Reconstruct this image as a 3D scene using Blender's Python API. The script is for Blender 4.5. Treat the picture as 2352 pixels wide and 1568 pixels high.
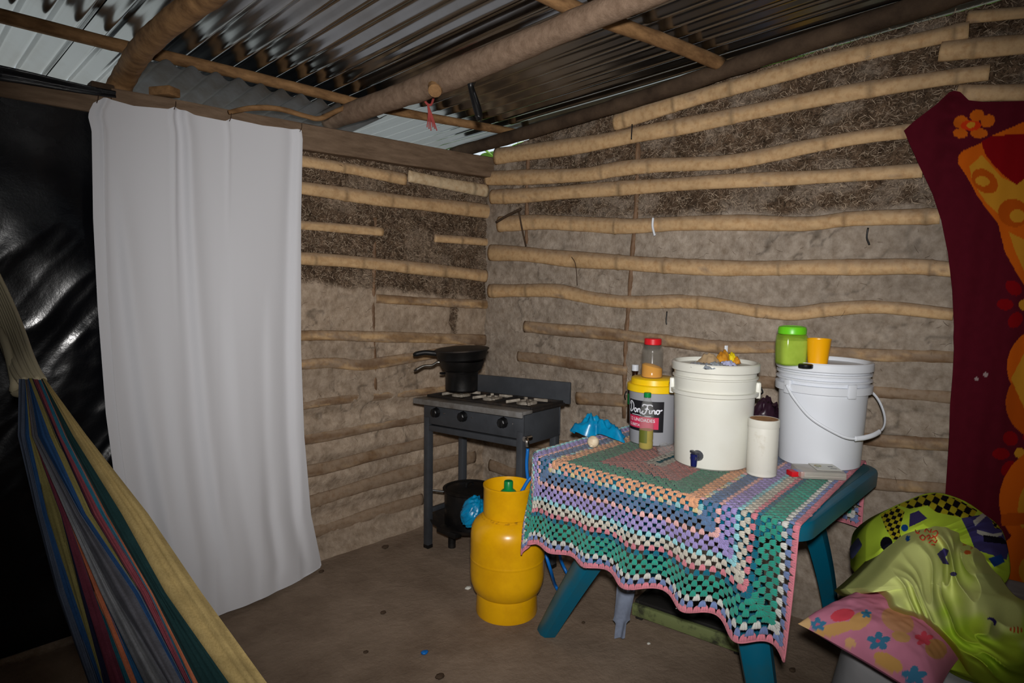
import bpy, bmesh, math, random
import numpy as np
from mathutils import Vector, Matrix

for _o in list(bpy.data.objects):
    bpy.data.objects.remove(_o)
SC = bpy.context.scene
COL = SC.collection
rng = random.Random(7)
nr = np.random.RandomState(11)

# ------------------------------------------------------------------ camera
F = 1432.0; CX, CY = 1176.0, 784.0; H = 1.36
AZ, PT, RO = math.radians(43.4), math.radians(5.0), math.radians(0.9)
FW = np.array([math.cos(AZ)*math.cos(PT), math.sin(AZ)*math.cos(PT), -math.sin(PT)])
_rt = np.array([math.sin(AZ), -math.cos(AZ), 0.0]); _up = np.cross(_rt, FW)
RT = _rt*math.cos(RO) + _up*math.sin(RO)
UP = -_rt*math.sin(RO) + _up*math.cos(RO)
CAM = np.array([0.0, 0.0, H])
FH = np.array([math.cos(AZ), math.sin(AZ), 0.0])
cd = bpy.data.cameras.new('camera'); cam = bpy.data.objects.new('camera', cd); COL.objects.link(cam)
cd.sensor_width = 36.0; cd.lens = 36.0*F/2352.0; cd.clip_start = 0.02; cd.clip_end = 200
mw = Matrix.Identity(4)
for i in range(3):
    mw[i][0] = RT[i]; mw[i][1] = UP[i]; mw[i][2] = -FW[i]; mw[i][3] = CAM[i]
cam.matrix_world = mw
SC.camera = cam
# ------------------------------------------------------------------ view, sky, lights
SC.view_settings.view_transform = 'Standard'; SC.view_settings.look = 'None'
SC.view_settings.exposure = 0.0; SC.view_settings.gamma = 1.0
SC.view_settings.use_curve_mapping = False
W = bpy.data.worlds.new('sky'); SC.world = W; W.use_nodes = True
bg = W.node_tree.nodes['Background']; bg.inputs[0].default_value = (0.80, 0.91, 1.0, 1); bg.inputs[1].default_value = 0.9
sl = bpy.data.lights.new('sun', 'SUN'); sl.energy = 2.6; sl.angle = 0.02; sl.color = (1.0, 0.95, 0.86)
so = bpy.data.objects.new('sun', sl); COL.objects.link(so); so.rotation_euler = (math.radians(24), math.radians(14), 0)
# the photographer's flash, just above the lens
fl = bpy.data.lights.new('camera_flash', 'SPOT'); fl.energy = 262.0; fl.spot_size = math.radians(95); fl.spot_blend = 1.0
fl.shadow_soft_size = 0.035; fl.color = (1.0, 0.975, 0.95)
fo = bpy.data.objects.new('camera_flash', fl); COL.objects.link(fo)
fo.location = CAM + UP*0.11 + RT*0.01 - FW*0.03
_d = FW + RT*0.03 + UP*0.035
fo.rotation_euler = Vector(_d).to_track_quat('-Z', 'Y').to_euler()

# ------------------------------------------------------------------ photo pixel -> place
def ray(x, y): return FW + RT*(x-CX)/F - UP*(y-CY)/F
def onz(x, y, z): d = ray(x, y); return CAM + d*(z-H)/d[2]
def onx(x, y, v): d = ray(x, y); return CAM + d*v/d[0]
def ony(x, y, v): d = ray(x, y); return CAM + d*v/d[1]
def at(x, y, dep): return CAM + ray(x, y)*dep
def depth(p): return float((np.array(p)-CAM) @ FW)
def onroof(x, y, z0, s=0.045):
    d = ray(x, y); return CAM + d*(z0-H+s*2.76)/(d[2]+s*d[1])
def base(px, py, z, r):          # centre of a round thing whose front bottom edge is seen at px,py
    p = onz(px, py, z); d = np.array([p[0], p[1], 0]); d /= np.linalg.norm(d)
    return p + d*r

# ------------------------------------------------------------------ helpers
def lin(r, g, b):
    f = lambda c: c/12.92 if c <= 0.04045 else ((c+0.055)/1.055)**2.4
    return (f(r/255.0), f(g/255.0), f(b/255.0))
def _h(i, j, s):
    n = (i*374761393 + j*668265263 + s*974711) & 0x7fffffff
    n = ((n ^ (n >> 13))*1274126177) & 0x7fffffff
    return ((n ^ (n >> 16)) & 0xffff)/65535.0
def vn(x, y, s=0):
    x = np.asarray(x, float); y = np.asarray(y, float)
    xi = np.floor(x).astype(np.int64); yi = np.floor(y).astype(np.int64)
    fx = x-xi; fy = y-yi; fx = fx*fx*(3-2*fx); fy = fy*fy*(3-2*fy)
    a = _h(xi, yi, s); b = _h(xi+1, yi, s); c = _h(xi, yi+1, s); d = _h(xi+1, yi+1, s)
    return (a*(1-fx)+b*fx)*(1-fy) + (c*(1-fx)+d*fx)*fy
def fbm(x, y, o=4, s=0):
    t = 0; a = 0.5; n = 0
    for k in range(o):
        t = t + a*vn(np.asarray(x)*2**k, np.asarray(y)*2**k, s+k*17); n += a; a *= 0.5
    return t/n
def sst(a, b, x):
    t = np.clip((np.asarray(x, float)-a)/(b-a), 0, 1); return t*t*(3-2*t)
def cat(pts, k=8):
    P = [np.array(p, float) for p in pts]
    P = [2*P[0]-P[1]] + P + [2*P[-1]-P[-2]]
    out = []
    for i in range(1, len(P)-2):
        for j in range(k):
            t = j/k
            out.append(0.5*((2*P[i]) + (-P[i-1]+P[i+1])*t + (2*P[i-1]-5*P[i]+4*P[i+1]-P[i+2])*t*t + (-P[i-1]+3*P[i]-3*P[i+1]+P[i+2])*t**3))
    out.append(P[-2]); return out
def lathe(prof, n=48):
    V = []; Fc = []; rings = []
    for r, z in prof:
        if r < 1e-6:
            rings.append([len(V)]); V.append((0, 0, z))
        else:
            rings.append(list(range(len(V), len(V)+n)))
            for i in range(n):
                a = 2*math.pi*i/n; V.append((r*math.cos(a), r*math.sin(a), z))
    for A, B in zip(rings[:-1], rings[1:]):
        for i in range(n):
            j = (i+1) % n
            if len(A) == 1 and len(B) == 1: continue
            if len(A) == 1: Fc.append((A[0], B[j], B[i]))
            elif len(B) == 1: Fc.append((A[i], A[j], B[0]))
            else: Fc.append((A[i], A[j], B[j], B[i]))
    return np.array(V, float), Fc
def tube(pts, rad, n=10, flat=None, up=None):
    P = [np.array(p, float) for p in pts]; m = len(P)
    R = [rad]*m if np.isscalar(rad) else list(rad)
    V = []; Fc = []; prev = None
    for i in range(m):
        t = P[min(i+1, m-1)] - P[max(i-1, 0)]; t /= (np.linalg.norm(t)+1e-12)
        if prev is None:
            a = np.array(up, float) if up is not None else (np.array([0, 0, 1.0]) if abs(t[2]) < 0.9 else np.array([1.0, 0, 0]))
        else: a = prev
        a = a - t*(a @ t); a /= (np.linalg.norm(a)+1e-12); prev = a
        b = np.cross(t, a)
        fl_ = 1.0 if flat is None else flat
        for k in range(n):
            an = 2*math.pi*k/n
            V.append(P[i] + R[i]*(math.cos(an)*a + fl_*math.sin(an)*b))
    for i in range(m-1):
        for k in range(n):
            k2 = (k+1) % n
            Fc.append((i*n+k, i*n+k2, (i+1)*n+k2, (i+1)*n+k))
    Fc.append(tuple(range(n-1, -1, -1))); Fc.append(tuple((m-1)*n+k for k in range(n)))
    return np.array(V), Fc
def rbox(sx, sy, sz, r=0.004, seg=2):
    bm = bmesh.new(); bmesh.ops.create_cube(bm, size=1.0)
    for v in bm.verts: v.co = Vector((v.co.x*sx, v.co.y*sy, v.co.z*sz))
    if r > 0: bmesh.ops.bevel(bm, geom=list(bm.edges), offset=r, segments=seg, affect='EDGES', profile=0.5)
    bm.verts.index_update()
    V = np.array([v.co[:] for v in bm.verts]); Fc = [tuple(v.index for v in f.verts) for f in bm.faces]
    bm.free(); return V, Fc
def grid(fn, nu, nv, closed_u=False):
    U, Vv = np.meshgrid(np.linspace(0, 1, nu), np.linspace(0, 1, nv), indexing='ij')
    P = fn(U.ravel(), Vv.ravel()); Fc = gfaces(nu, nv)
    return P, Fc
def gfaces(nu, nv):
    i, j = np.meshgrid(np.arange(nu-1), np.arange(nv-1), indexing='ij')
    a = (i*nv+j).ravel()
    return np.stack([a, a+nv, a+nv+1, a+1], 1).tolist()
def join(parts):
    V = []; Fc = []; o = 0
    for v, f in parts:
        V.append(np.asarray(v, float)); Fc += [tuple(i+o for i in q) for q in f]; o += len(v)
    return np.concatenate(V), Fc
def rot(V, ax, ang):
    c, s = math.cos(ang), math.sin(ang); V = np.asarray(V, float).copy()
    i, j = {'x': (1, 2), 'y': (2, 0), 'z': (0, 1)}[ax]
    a, b = V[:, i].copy(), V[:, j].copy(); V[:, i] = c*a-s*b; V[:, j] = s*a+c*b
    return V
def mv(VF, x=0, y=0, z=0): return (np.asarray(VF[0], float)+np.array([x, y, z]), VF[1])
def rz(VF, a): return (rot(VF[0], 'z', a), VF[1])
def tag(o, label=None, cat=None, group=None, kind=None):
    if label: o['label'] = label
    if cat: o['category'] = cat
    if group: o['group'] = group
    if kind: o['kind'] = kind
    return o
def mesh(name, V, Fc, mat=None, smooth=True, colors=None, mids=None):
    me = bpy.data.meshes.new(name)
    me.from_pydata(np.asarray(V, float).tolist(), [], [tuple(f) for f in Fc])
    if mat is not None:
        for m in (mat if isinstance(mat, (list, tuple)) else [mat]): me.materials.append(m)
    if mids is not None: me.polygons.foreach_set('material_index', np.asarray(mids, np.int32))
    if smooth:
        me.polygons.foreach_set('use_smooth', np.ones(len(me.polygons), bool))
    if colors is not None:
        C = np.ones((len(V), 4)); C[:, :np.asarray(colors).shape[1]] = np.asarray(colors)
        ca = me.color_attributes.new('Col', 'FLOAT_COLOR', 'POINT'); ca.data.foreach_set('color', C.ravel())
    me.update(); return me
def sharp(me, deg=35):
    try: me.set_sharp_from_angle(angle=math.radians(deg))
    except Exception: pass
def obj(name, VF, mat=None, parent=None, smooth=True, colors=None, mids=None, label=None, cat=None, group=None, kind=None, world=False, ang=35, origin=True):
    V, Fc = VF; V = np.asarray(V, float); loc = None
    if parent is None and origin:
        loc = np.array([V[:, 0].mean(), V[:, 1].mean(), V[:, 2].min()]); V = V-loc
    elif parent is not None and world:
        M_ = parent
        T = Matrix.LocRotScale(M_.location, M_.rotation_euler, None)
        if M_.parent is not None:
            T = Matrix.LocRotScale(M_.parent.location, M_.parent.rotation_euler, None) @ T
        T = np.array(T.inverted()); V = V @ T[:3, :3].T + T[:3, 3]
    me = mesh(name, V, Fc, mat, smooth, colors, mids)
    if smooth and ang: sharp(me, ang)
    o = bpy.data.objects.new(name, me); COL.objects.link(o)
    if loc is not None: o.location = loc
    if parent is not None: o.parent = parent
    return tag(o, label, cat, group, kind)
def thing(name, label, cat, loc=(0, 0, 0), rot_=(0, 0, 0), group=None, kind=None):
    o = bpy.data.objects.new(name, None); COL.objects.link(o); o.location = loc; o.rotation_euler = rot_
    o.empty_display_size = 0.05
    return tag(o, label, cat, group, kind)

# ------------------------------------------------------------------ materials
def M(name, c, rough=0.6, metal=0.0, var=None, bump=None, vc=False, trans=0.0, ior=1.45, spec=0.5, coat=0.0, sheen=0.0, alpha=1.0, rvar=None, emit=None, stretch=None):
    m = bpy.data.materials.new(name); m.use_nodes = True; nt = m.node_tree; N = nt.nodes; L = nt.links
    b = N['Principled BSDF']; b.inputs['Roughness'].default_value = rough; b.inputs['Metallic'].default_value = metal
    b.inputs['IOR'].default_value = ior; b.inputs['Transmission Weight'].default_value = trans
    b.inputs['Specular IOR Level'].default_value = spec; b.inputs['Coat Weight'].default_value = coat
    b.inputs['Sheen Weight'].default_value = sheen; b.inputs['Alpha'].default_value = alpha
    src = None
    tc = N.new('ShaderNodeTexCoord'); co = tc.outputs['Object']
    if stretch:
        mp = N.new('ShaderNodeMapping'); mp.inputs['Scale'].default_value = stretch; L.new(co, mp.inputs[0]); co = mp.outputs[0]
    if vc:
        at_ = N.new('ShaderNodeVertexColor'); at_.layer_name = 'Col'; src = at_.outputs[0]
    if var:                       # (second colour, noise scale, low, high)
        c2, sc, lo, hi = var[:4]
        nz = N.new('ShaderNodeTexNoise'); nz.inputs['Scale'].default_value = sc; nz.inputs['Detail'].default_value = 8; nz.inputs['Roughness'].default_value = 0.65
        L.new(co, nz.inputs['Vector'])
        mr = N.new('ShaderNodeMapRange'); mr.inputs[1].default_value = lo; mr.inputs[2].default_value = hi
        L.new(nz.outputs[0], mr.inputs[0])
        mx = N.new('ShaderNodeMix'); mx.data_type = 'RGBA'
        L.new(mr.outputs[0], mx.inputs[0])
        if vc:
            mul = N.new('ShaderNodeMix'); mul.data_type = 'RGBA'; mul.blend_type = 'MULTIPLY'; mul.inputs[0].default_value = 1.0
            L.new(src, mul.inputs[6]); mul.inputs[7].default_value = (*c2, 1)
            L.new(src, mx.inputs[6]); L.new(mul.outputs[2], mx.inputs[7])
        else:
            mx.inputs[6].default_value = (*c, 1); mx.inputs[7].default_value = (*c2, 1)
        src = mx.outputs[2]
    if src is not None: L.new(src, b.inputs['Base Color'])
    else: b.inputs['Base Color'].default_value = (*c, 1)
    if bump:                      # (scale, strength, distance)
        nb = N.new('ShaderNodeTexNoise'); nb.inputs['Scale'].default_value = bump[0]; nb.inputs['Detail'].default_value = 6; nb.inputs['Roughness'].default_value = 0.7
        L.new(co, nb.inputs['Vector'])
        bp = N.new('ShaderNodeBump'); bp.inputs['Strength'].default_value = bump[1]; bp.inputs['Distance'].default_value = bump[2] if len(bump) > 2 else 0.01
        L.new(nb.outputs[0], bp.inputs['Height']); L.new(bp.outputs[0], b.inputs['Normal'])
    if rvar:
        n2 = N.new('ShaderNodeTexNoise'); n2.inputs['Scale'].default_value = rvar[0]; n2.inputs['Detail'].default_value = 5; L.new(co, n2.inputs['Vector'])
        m2 = N.new('ShaderNodeMapRange'); m2.inputs[1].default_value = 0.3; m2.inputs[2].default_value = 0.7; m2.inputs[3].default_value = rvar[1]; m2.inputs[4].default_value = rvar[2]
        L.new(n2.outputs[0], m2.inputs[0]); L.new(m2.outputs[0], b.inputs['Roughness'])
    return m

MUD = lin(158, 142, 124); MUDD = lin(128, 113, 98); STRAW_D = lin(78, 62, 48)
mat_mud = M('mud_wall', MUD, 0.95, vc=True, var=(lin(190, 182, 172), 26, 0.35, 0.75), bump=(55, 0.6, 0.012), spec=0.1)
mat_mudp = M('mud_plain', MUD, 0.95, var=(MUDD, 9, 0.35, 0.7), bump=(45, 0.6, 0.012), spec=0.1)
def straw_speckle(m):
    nt = m.node_tree; N = nt.nodes; L = nt.links; b = N['Principled BSDF']; src = b.inputs['Base Color'].links[0].from_socket
    va = [n for n in N if n.type == 'VERTEX_COLOR'][0]; tc = [n for n in N if n.type == 'TEX_COORD'][0]
    nz = N.new('ShaderNodeTexNoise'); nz.inputs['Scale'].default_value = 95; nz.inputs['Detail'].default_value = 10; nz.inputs['Roughness'].default_value = 0.8; nz.inputs['Distortion'].default_value = 1.2
    L.new(tc.outputs['Object'], nz.inputs['Vector'])
    mr = N.new('ShaderNodeMapRange'); mr.inputs[1].default_value = 0.40; mr.inputs[2].default_value = 0.62; mr.inputs[3].default_value = 0.22; mr.inputs[4].default_value = 1.75; mr.clamp = True
    L.new(nz.outputs[0], mr.inputs[0])
    mx = N.new('ShaderNodeMix'); mx.data_type = 'RGBA'; mx.blend_type = 'MULTIPLY'; mx.clamp_result = False
    L.new(va.outputs['Alpha'], mx.inputs[0]); L.new(src, mx.inputs[6]); L.new(mr.outputs[0], mx.inputs[7]); L.new(mx.outputs[2], b.inputs['Base Color'])
straw_speckle(mat_mud)
mat_straw = M('straw', (1, 1, 1), 0.9, vc=True, spec=0.1)
mat_bamboo = M('bamboo', (1, 1, 1), 0.62, vc=True, var=(lin(214, 196, 176), 40, 0.45, 0.8), bump=(90, 0.25, 0.003), spec=0.25)
mat_floor = M('dirt_floor', lin(144, 126, 109), 0.95, var=(lin(118, 101, 86), 3.2, 0.38, 0.66), bump=(30, 0.55, 0.012), spec=0.1)
mat_beam = M('grey_timber', lin(128, 107, 88), 0.85, var=(lin(98, 80, 64), 7, 0.35, 0.7), bump=(40, 0.5, 0.006), spec=0.15, stretch=(1, 6, 6))
mat_pole = M('bark_pole', lin(138, 116, 98), 0.9, var=(lin(108, 88, 72), 30, 0.35, 0.7), bump=(120, 0.7, 0.004), spec=0.1)
mat_wood = M('orange_wood', lin(152, 116, 78), 0.75, var=(lin(100, 72, 46), 9, 0.35, 0.68), bump=(60, 0.4, 0.004), spec=0.2, stretch=(1, 3, 3))
mat_dark_wood = M('dark_wood', lin(84, 68, 54), 0.85, var=(lin(56, 44, 35), 9, 0.35, 0.7), bump=(70, 0.6, 0.006), spec=0.15)
mat_zinc = M('galvanised_sheet', lin(158, 161, 164), 0.16, 1.0, var=(lin(128, 124, 118), 1.2, 0.45, 0.8), bump=(3, 0.02, 0.01), rvar=(2, 0.12, 0.22))
mat_zinc_d = M('weathered_sheet', lin(112, 112, 114), 0.7, 0.35, var=(lin(84, 74, 64), 5, 0.35, 0.7), bump=(40, 0.25, 0.004))
mat_curtain = M('white_cotton', lin(203, 203, 207), 0.9, bump=(420, 0.12, 0.001), sheen=0.2, spec=0.2)
mat_plastic_black = M('black_plastic', lin(11, 12, 16), 0.22, bump=(7, 0.10, 0.02), rvar=(4, 0.16, 0.36), spec=0.5)
mat_teal = M('teal_plastic', lin(0, 92, 118), 0.38, var=(lin(34, 84, 96), 9, 0.45, 0.8), spec=0.5)
mat_teal_top = M('teal_dusty', lin(30, 88, 100), 0.6, var=(lin(84, 88, 84), 7, 0.4, 0.75))
mat_yarn = M('crochet_yarn', (1, 1, 1), 0.95, vc=True, bump=(900, 0.5, 0.001), sheen=0.3, spec=0.1)
mat_yel = M('yellow_paint', lin(226, 168, 8), 0.28, var=(lin(204, 146, 8), 6, 0.4, 0.7), spec=0.5)
mat_yel_d = M('yellow_scuffed', lin(222, 164, 12), 0.4, var=(lin(110, 74, 30), 34, 0.52, 0.66), spec=0.4)
mat_green_p = M('green_plastic', lin(14, 128, 62), 0.35)
mat_blue_h = M('blue_hose', lin(10, 104, 186), 0.35)
mat_stove = M('charcoal_steel', lin(70, 73, 78), 0.5, 0.25, var=(lin(52, 54, 58), 5, 0.4, 0.7), bump=(60, 0.08, 0.002))
mat_stove_l = M('grey_steel_edge', lin(126, 124, 122), 0.5, 0.2, var=(lin(90, 84, 76), 12, 0.4, 0.7))
mat_burn = M('burnt_hob', lin(34, 30, 28), 0.6, 0.2, var=(lin(62, 50, 40), 14, 0.5, 0.75), bump=(90, 0.3, 0.002))
mat_iron = M('cast_burner', lin(150, 142, 130), 0.7, 0.2, var=(lin(80, 68, 56), 30, 0.4, 0.7))
mat_black = M('black_bakelite', lin(14, 14, 15), 0.4)
mat_soot = M('sooty_metal', lin(20, 19, 19), 0.5, 0.3, var=(lin(44, 38, 34), 12, 0.5, 0.8), bump=(60, 0.25, 0.002), rvar=(9, 0.3, 0.6))
mat_chrome = M('chrome', lin(170, 165, 158), 0.22, 1.0)
mat_cream_p = M('cream_plastic', lin(214, 214, 205), 0.4, var=(lin(206, 204, 192), 5, 0.4, 0.8))
mat_white_p = M('white_plastic', lin(220, 224, 231), 0.38)
mat_offwhite = M('offwhite_dirty', lin(214, 212, 202), 0.5, var=(lin(196, 190, 174), 30, 0.55, 0.78))
mat_grey_p = M('grey_translucent', lin(150, 152, 158), 0.45)
mat_lidyel = M('lid_yellow', lin(240, 198, 14), 0.35)
mat_labelb = M('label_black', lin(18, 18, 24), 0.5)
mat_labelr = M('label_red', lin(204, 46, 84), 0.5)
mat_print = M('print_white', lin(228, 230, 240), 0.5)
mat_red = M('red_cap', lin(206, 22, 34), 0.4)
mat_gtin = M('clear_tinted', lin(128, 124, 116), 0.18, alpha=0.3)
mat_powder = M('yellow_powder', lin(252, 176, 16), 0.85)
mat_clear = M('clear_pet', (0.6, 0.62, 0.6), 0.06, trans=0.0, alpha=0.12, spec=0.8)
mat_oil = M('cooking_oil', lin(168, 148, 4), 0.1, alpha=0.9)
mat_olab = M('olive_label', lin(96, 102, 34), 0.5)
mat_gjar = M('green_jar', lin(150, 190, 50), 0.12, alpha=0.42, spec=0.8)
mat_lid_g = M('lime_lid', lin(104, 200, 30), 0.35)
mat_salt = M('pale_contents', lin(196, 208, 96), 0.9, var=(lin(158, 178, 62), 14, 0.4, 0.7))
mat_cup = M('amber_plastic', lin(240, 170, 8), 0.35)
mat_blackglass = M('amber_bottle', lin(40, 20, 8), 0.15)
mat_bag = M('cyan_bag', lin(0, 136, 184), 0.3, var=(lin(0, 92, 140), 20, 0.4, 0.7))
mat_purple = M('dark_purple_bag', lin(44, 24, 38), 0.35)
mat_navyc = M('navy_canvas', lin(22, 26, 54), 0.8)
mat_rope = M('hammock_cord', lin(158, 148, 122), 0.95, bump=(300, 0.6, 0.002))
mat_hammock = M('hammock_weave', (1, 1, 1), 0.95, vc=True, bump=(520, 0.35, 0.001), var=(lin(222, 220, 216), 260, 0.4, 0.7), spec=0.1)
mat_printed = M('printed_cloth', (1, 1, 1), 0.95, vc=True, bump=(700, 0.2, 0.001), spec=0.1)
mat_fleece = M('fleece', (1, 1, 1), 1.0, vc=True, bump=(500, 0.4, 0.002), spec=0.05)
mat_wire = M('rusty_wire', lin(70, 52, 40), 0.7, 0.5)
mat_redcord = M('red_cord', lin(150, 62, 58), 0.9)
mat_rag = M('grey_blue_rag', lin(128, 138, 158), 0.9, var=(lin(96, 102, 118), 8, 0.4, 0.7), bump=(60, 0.3, 0.003))
mat_moss = M('mossy_paint', lin(112, 122, 76), 0.8, var=(lin(48, 50, 36), 14, 0.5, 0.68), bump=(50, 0.4, 0.004))
mat_pitch = M('black_board', lin(26, 24, 22), 0.75, var=(lin(60, 48, 38), 6, 0.55, 0.8), bump=(50, 0.4, 0.004))
mat_egg = M('onion_skin', lin(222, 206, 178), 0.6, var=(lin(196, 172, 140), 40, 0.4, 0.7))
mat_grass = M('grass_green', lin(92, 124, 40), 0.95, var=(lin(58, 88, 24), 6, 0.35, 0.7))
mat_soil = M('pale_yard', lin(176, 178, 176), 0.95, var=(lin(150, 150, 142), 3, 0.35, 0.7))
mat_leaf = M('leaf_green', lin(140, 180, 30), 0.5, var=(lin(96, 150, 24), 9, 0.4, 0.7))
mat_foil = M('foil_wrap', lin(196, 206, 216), 0.3, 0.55, var=(lin(130, 140, 160), 30, 0.4, 0.7))
mat_amber = M('amber_wrap', lin(196, 138, 44), 0.25, var=(lin(170, 96, 12), 30, 0.4, 0.7))
mat_yelwrap = M('yellow_wrap', lin(214, 190, 24), 0.3)
mat_tanwrap = M('tan_wrap', lin(176, 150, 116), 0.3, alpha=0.85)
mat_lav = M('lavender_wrap', lin(166, 168, 200), 0.5)
mat_bluespout = M('blue_spigot', lin(16, 24, 82), 0.35)
mat_greyspout = M('grey_spigot', lin(58, 60, 70), 0.4)

X0, Y0 = 2.695, 2.779
ZT = 0.722                                 # table top height

# ================================================================== SETTING
# ---- floor
def floor_fn(u, v):
    x = -2.2+5.0*u; y = -2.2+5.1*v
    z = 0.012*(fbm(x*2.2, y*2.2, 5, 3)-0.62) - 0.001
    z = np.minimum(z, 0.0)
    z = z + 0.03*sst(2.60, 2.76, x)**2 + 0.03*sst(2.66, 2.84, y)**2
    return np.stack([x, y, z], 1)
obj('floor', grid(floor_fn, 170, 170), mat_floor, kind='structure', label='packed brown dirt floor', origin=False, ang=None)

# ---- laths traced on the two walls:  (pixel polyline, thickness px, plaster cover 0..1)
R_LATHS = [
 ([(1412, 281), (1500, 253), (1592, 226), (1735, 186), (1910, 138), (2080, 100), (2226, 68)], 37, 0.0),
 ([(2160, 118), (2250, 110), (2400, 97)], 42, 0.05),
 ([(2222, 40), (2300, 33), (2420, 22)], 26, 0.1),
 ([(1139, 359), (1240, 346), (1354, 330), (1500, 302), (1608, 282), (1747, 253), (1927, 217), (2135, 184), (2273, 166)], 36, 0.0),
 ([(2198, 214), (2280, 213), (2420, 211)], 38, 0.1),
 ([(1117, 409), (1206, 407), (1340, 401), (1420, 388), (1500, 380), (1661, 373), (1760, 357), (1849, 338), (1970, 316), (2110, 298)], 32, 0.0),
 ([(1129, 452), (1203, 449), (1347, 438), (1486, 428), (1653, 417), (1845, 408), (1980, 400), (2120, 391)], 31, 0.0),
 ([(1146, 515), (1230, 510), (1310, 513), (1400, 518), (1458, 519), (1560, 513), (1700, 511), (1849, 514), (1960, 502), (2160, 496)], 33, 0.0),
 ([(1126, 580), (1200, 583), (1300, 594), (1420, 602), (1500, 608), (1645, 615), (1750, 616), (1849, 614), (2000, 613), (2098, 612), (2190, 619)], 34, 0.0),
 ([(1124, 668), (1200, 667), (1280, 668), (1370, 686), (1460, 694), (1560, 692), (1640, 698), (1740, 714), (1820, 720), (1900, 711), (2020, 705), (2190, 722)], 29, 0.0),
 ([(1205, 750), (1290, 758), (1360, 763), (1470, 775), (1560, 786), (1660, 797), (1800, 798), (1950, 813), (2200, 820)], 27, 0.35),
 ([(1190, 818), (1260, 826), (1330, 836), (1440, 852)], 24, 0.5),
 ([(1700, 875), (1800, 880), (1980, 897), (2090, 905), (2195, 914)], 28, 0.5),
 ([(1325, 914), (1450, 922), (1600, 945), (1760, 968), (1990, 1008), (2090, 1016), (2190, 1022)], 28, 0.45),
 ([(1120, 992), (1200, 1010), (1330, 1030), (1600, 1062), (1990, 1108), (2080, 1116), (2190, 1124)], 27, 0.5),
 ([(1125, 1068), (1200, 1092), (1330, 1120)], 26, 0.7),
]
L_LATHS = [
 ([(670, 366), (760, 380), (841, 394), (931, 412)], 25, 0.0),
 ([(938, 404), (1028, 422), (1119, 439)], 26, -0.3),
 ([(670, 428), (755, 440), (865, 456), (960, 467), (1084, 481), (1149, 489)], 30, 0.0),
 ([(670, 515), (760, 522), (879, 532)], 20, 0.0),
 ([(998, 547), (1060, 551), (1132, 557)], 17, 0.0),
 ([(670, 592), (760, 597), (833, 603), (932, 613), (1060, 627), (1116, 634)], 27, 0.0),
 ([(864, 686), (920, 689), (985, 693), (1050, 696), (1121, 699)], 19, 0.25),
 ([(680, 771), (760, 770), (860, 773), (980, 776), (1116, 781)], 23, 0.25),
 ([(680, 838), (760, 833), (830, 838), (900, 829), (1000, 812), (1090, 800)], 24, 0.4),
 ([(685, 934), (760, 921), (860, 911), (980, 898), (1060, 888)], 19, 0.45),
 ([(688, 1012), (760, 1000), (860, 979), (970, 960), (1060, 944)], 22, 0.6),
 ([(690, 1086), (760, 1072), (860, 1045), (970, 1018), (1080, 995)], 27, 0.6),
 ([(694, 1160), (760, 1140), (860, 1108), (970, 1078), (1090, 1048)], 30, 0.8),
 ([(700, 1228), (780, 1205), (870, 1176), (970, 1148)], 28, 0.9),
]
def wall_pts(pl, side):
    return [onx(px, py, X0) if side == 'r' else ony(px, py, Y0) for px, py in pl]
# ---- mud walls
LE = wall_pts(R_LATHS[7][0], 'r')
def zE(y):
    ys = np.array([p[1] for p in LE]); zs = np.array([p[2] for p in LE]); o = np.argsort(ys)
    return np.interp(y, ys[o], zs[o])
def straw_r(y, z):
    n = fbm(y*9, z*14, 4, 40)
    m = sst(0.0, 0.04, z-zE(y)-0.02+0.05*(n-0.5))
    m = m*(0.6+0.4*sst(0.34, 0.52, fbm(y*9, z*14, 4, 5)))
    return m*(0.35+0.65*sst(2.62, 2.3, y))
_la = ony(690, 655, Y0); _lb = ony(1115, 692, Y0)
def straw_l(x, z):
    n = fbm(x*11, z*14, 4, 50)
    zz = np.interp(x, [_la[0], _lb[0]], [_la[2], _lb[2]])
    m = sst(-0.01, 0.03, z-zz+0.07*(n-0.5))
    b = ony(1043, 725, Y0)
    bl = sst(1.0, 0.6, np.hypot((x-b[0])/0.035, (z-b[2])/0.13)+0.9*(n-0.5))
    return np.maximum(m*(0.7+0.3*sst(0.3, 0.5, fbm(x*6, z*8, 4, 8))), bl*0.9)
def mud_colors(a, z, st, seed, warm):
    n = fbm(a*3.5, z*5, 5, seed)[:, None]; n2 = fbm(a*16, z*16, 4, seed+3)[:, None]
    c = np.array(lin(176, 164, 151))*(1-warm) + np.array(lin(178, 158, 137))*warm
    c = c[None, :]*(0.72+0.5*n)*(0.84+0.32*n2)
    crack = sst(0.035, 0.0, np.abs(fbm(a*7, z*9, 3, seed+9)-0.5))*sst(0.45, 0.7, fbm(a*4, z*4, 2, seed+11))
    c = c*(1-0.45*crack[:, None])
    d = np.array(lin(104, 86, 70))[None, :]*(0.35+1.2*fbm(a*34, z*34, 3, seed+5)[:, None])
    c = c*(1-st[:, None]) + d*st[:, None]
    return np.concatenate([c, st[:, None]], 1)
def ztop_r(y): return np.interp(y, [-2.2, 0.2, 1.2, 2.0, 2.3, 2.6, 2.75], [2.40, 2.35, 2.30, 2.255, 2.23, 2.17, 2.12])
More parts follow.
